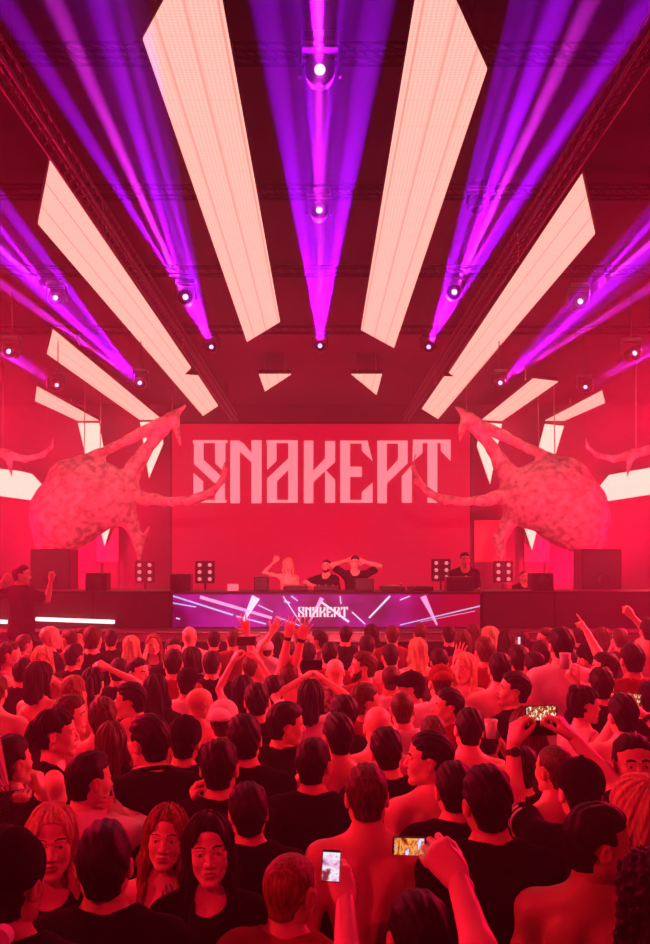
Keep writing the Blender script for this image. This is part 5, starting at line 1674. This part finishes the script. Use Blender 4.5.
def picture(name, cols, scale, strength=1.0):
    m = mat(name, (.02, .02, .02), .2)
    n, l, b = nodes(m)
    t = n.new('ShaderNodeTexCoord'); mp = n.new('ShaderNodeMapping'); mp.inputs['Scale'].default_value = scale
    no = n.new('ShaderNodeTexNoise'); no.inputs['Scale'].default_value = 1.0; no.inputs['Detail'].default_value = 3
    rp = n.new('ShaderNodeValToRGB'); e = rp.color_ramp.elements
    e[0].position = .36; e[0].color = (*cols[0], 1); e[1].position = .64; e[1].color = (*cols[-1], 1)
    for i, c in enumerate(cols[1:-1]):
        q = e.new(.36 + .28 * (i + 1) / (len(cols) - 1)); q.color = (*c, 1)
    l.new(t.outputs['Object'], mp.inputs['Vector']); l.new(mp.outputs[0], no.inputs['Vector']); l.new(no.outputs['Fac'], rp.inputs['Fac'])
    l.new(rp.outputs['Color'], b.inputs['Emission Color']); b.inputs['Emission Strength'].default_value = strength
    return m


PH_O = picture('phone_picture_orange', [(.05, 0, .01), (.7, .12, .01), (1, .45, .10), (.5, .05, .02), (.8, .7, 1)], (60, 1, 25), 1.0)
PH_P = picture('phone_picture_pale', [(.25, .05, .2), (.9, .5, .75), (.95, .9, 1), (.3, .02, .05)], (25, 1, 25), 1.0)
PH_S = picture('phone_picture_stage', [(.03, 0, .0), (.6, .05, .01), (.02, 0, 0), (1, .7, .3), (.9, .8, .9)], (110, 1, 60), 1.1)
phone(P(331, 866, 2.31), .048, .082, 0, 0, PH_P, 'upright phone with a white picture held over the bare back', roll=.05)
phone(P(409, 846, 2.34), .086, .049, 0, 0, PH_O, 'sideways phone with an orange picture held over the right of the bare back', roll=.03)
phone(P(541, 713, 4.08), .150, .070, .05, 0, PH_S, 'large phone with open black cover held up by the striped sleeves', roll=-.03, flap=True)
phone(P(629, 699, 5.63), .155, .078, 0, 0, PH_S, 'phone filming the stage over the bare back by the right edge', roll=.12)
phone(P(246, 641, 6.72), .150, .072, 0, -.5, None, 'dark phone held high by the dark-haired woman')
phone(P(312, 665, 6.2), .14, .07, 0, 0, None, 'dark phone between two hands left of the bald patterned shirt')
phone(P(618, 637, 9.95), .15, .075, 0, 0, PH_S, 'small lit phone held up near the raised fist')
phone(P(102, 655, 8.95), .075, .15, 0, 0, None, 'black upright phone raised under the light tube')
phone(P(519, 641, 10.05), .03, .10, 0, 0, PH_W, 'thin white-lit phone by the dark bobbed head')


def lathe_thing(name, c, prof, m, label, cat, part):
    r = empty(name, c); q = MB(); q.lathe(prof, n=20); q.build(part, m, r); tag(r, label, cat); return r


CUP = [(0, .0), (.028, 0), (.038, .105), (.036, .105), (.027, .004), (0, .004)]
r = lathe_thing('plastic_cup', P(565, 669, 6.1), CUP, M['glass_clear'], 'clear plastic cup held beside the neck of the tall man', 'cup', 'cup')
r2 = lathe_thing('plastic_cup', P(491, 738, 5.35), CUP, M['glass_clear'], 'clear plastic cup held left of the raised wrist with the watch', 'cup', 'cup')
r2['group'] = r['group'] = 'plastic cups held up'
for q_ in (r, r2):
    s = MB(); s.lathe([(.036, .078), (0, .078), ], n=20); s.lathe([(.0385, .103), (.0400, .105), (.0385, .108), (.037, .105)], n=20); s.build('rim', M['plastic_white'], q_)
c = P(114, 797, 3.93)
r = empty('cigarette', c)
MB().bar((0, 0, 0), (-.012, 0, .05), .0042, n=10).build('paper', M['plastic_white'], r)
MB().bar((0, 0, 0), (.006, 0, -.025), .0043, n=10).build('filter', mat('filter', (.6, .3, .12), .8), r)
tag(r, 'lit cigarette between the fingers of the man in pink', 'cigarette')
# folding fan
c = P(13, 806, 4.1)
r = empty('hand_fan', c)
for i in range(11):
    a = math.radians(100 + i * 13); R = Matrix.Rotation(a - math.pi / 2, 3, 'Y') @ Matrix.Identity(3)
    d = Vector((math.cos(a), -.02 * (i % 2), math.sin(a)))
    MB().bar(d * .0, d * .30, .003, n=6).build('rib', M['plastic_black'], r)
q = MB()
for i in range(20):
    a0 = math.radians(100 + i * 6.5); a1 = math.radians(100 + (i + 1) * 6.5)
    y0, y1 = (.006 if i % 2 else -.006), (-.006 if i % 2 else .006)
    A = [Vector((math.cos(a0) * .10, y0, math.sin(a0) * .10)), Vector((math.cos(a1) * .10, y1, math.sin(a1) * .10)),
         Vector((math.cos(a1) * .31, y1, math.sin(a1) * .31)), Vector((math.cos(a0) * .31, y0, math.sin(a0) * .31))]
    q.prism(A, (0, .0015, 0))
q.build('leaf', M['white'], r)
tag(r, 'open pleated hand fan at the left edge', 'hand fan')
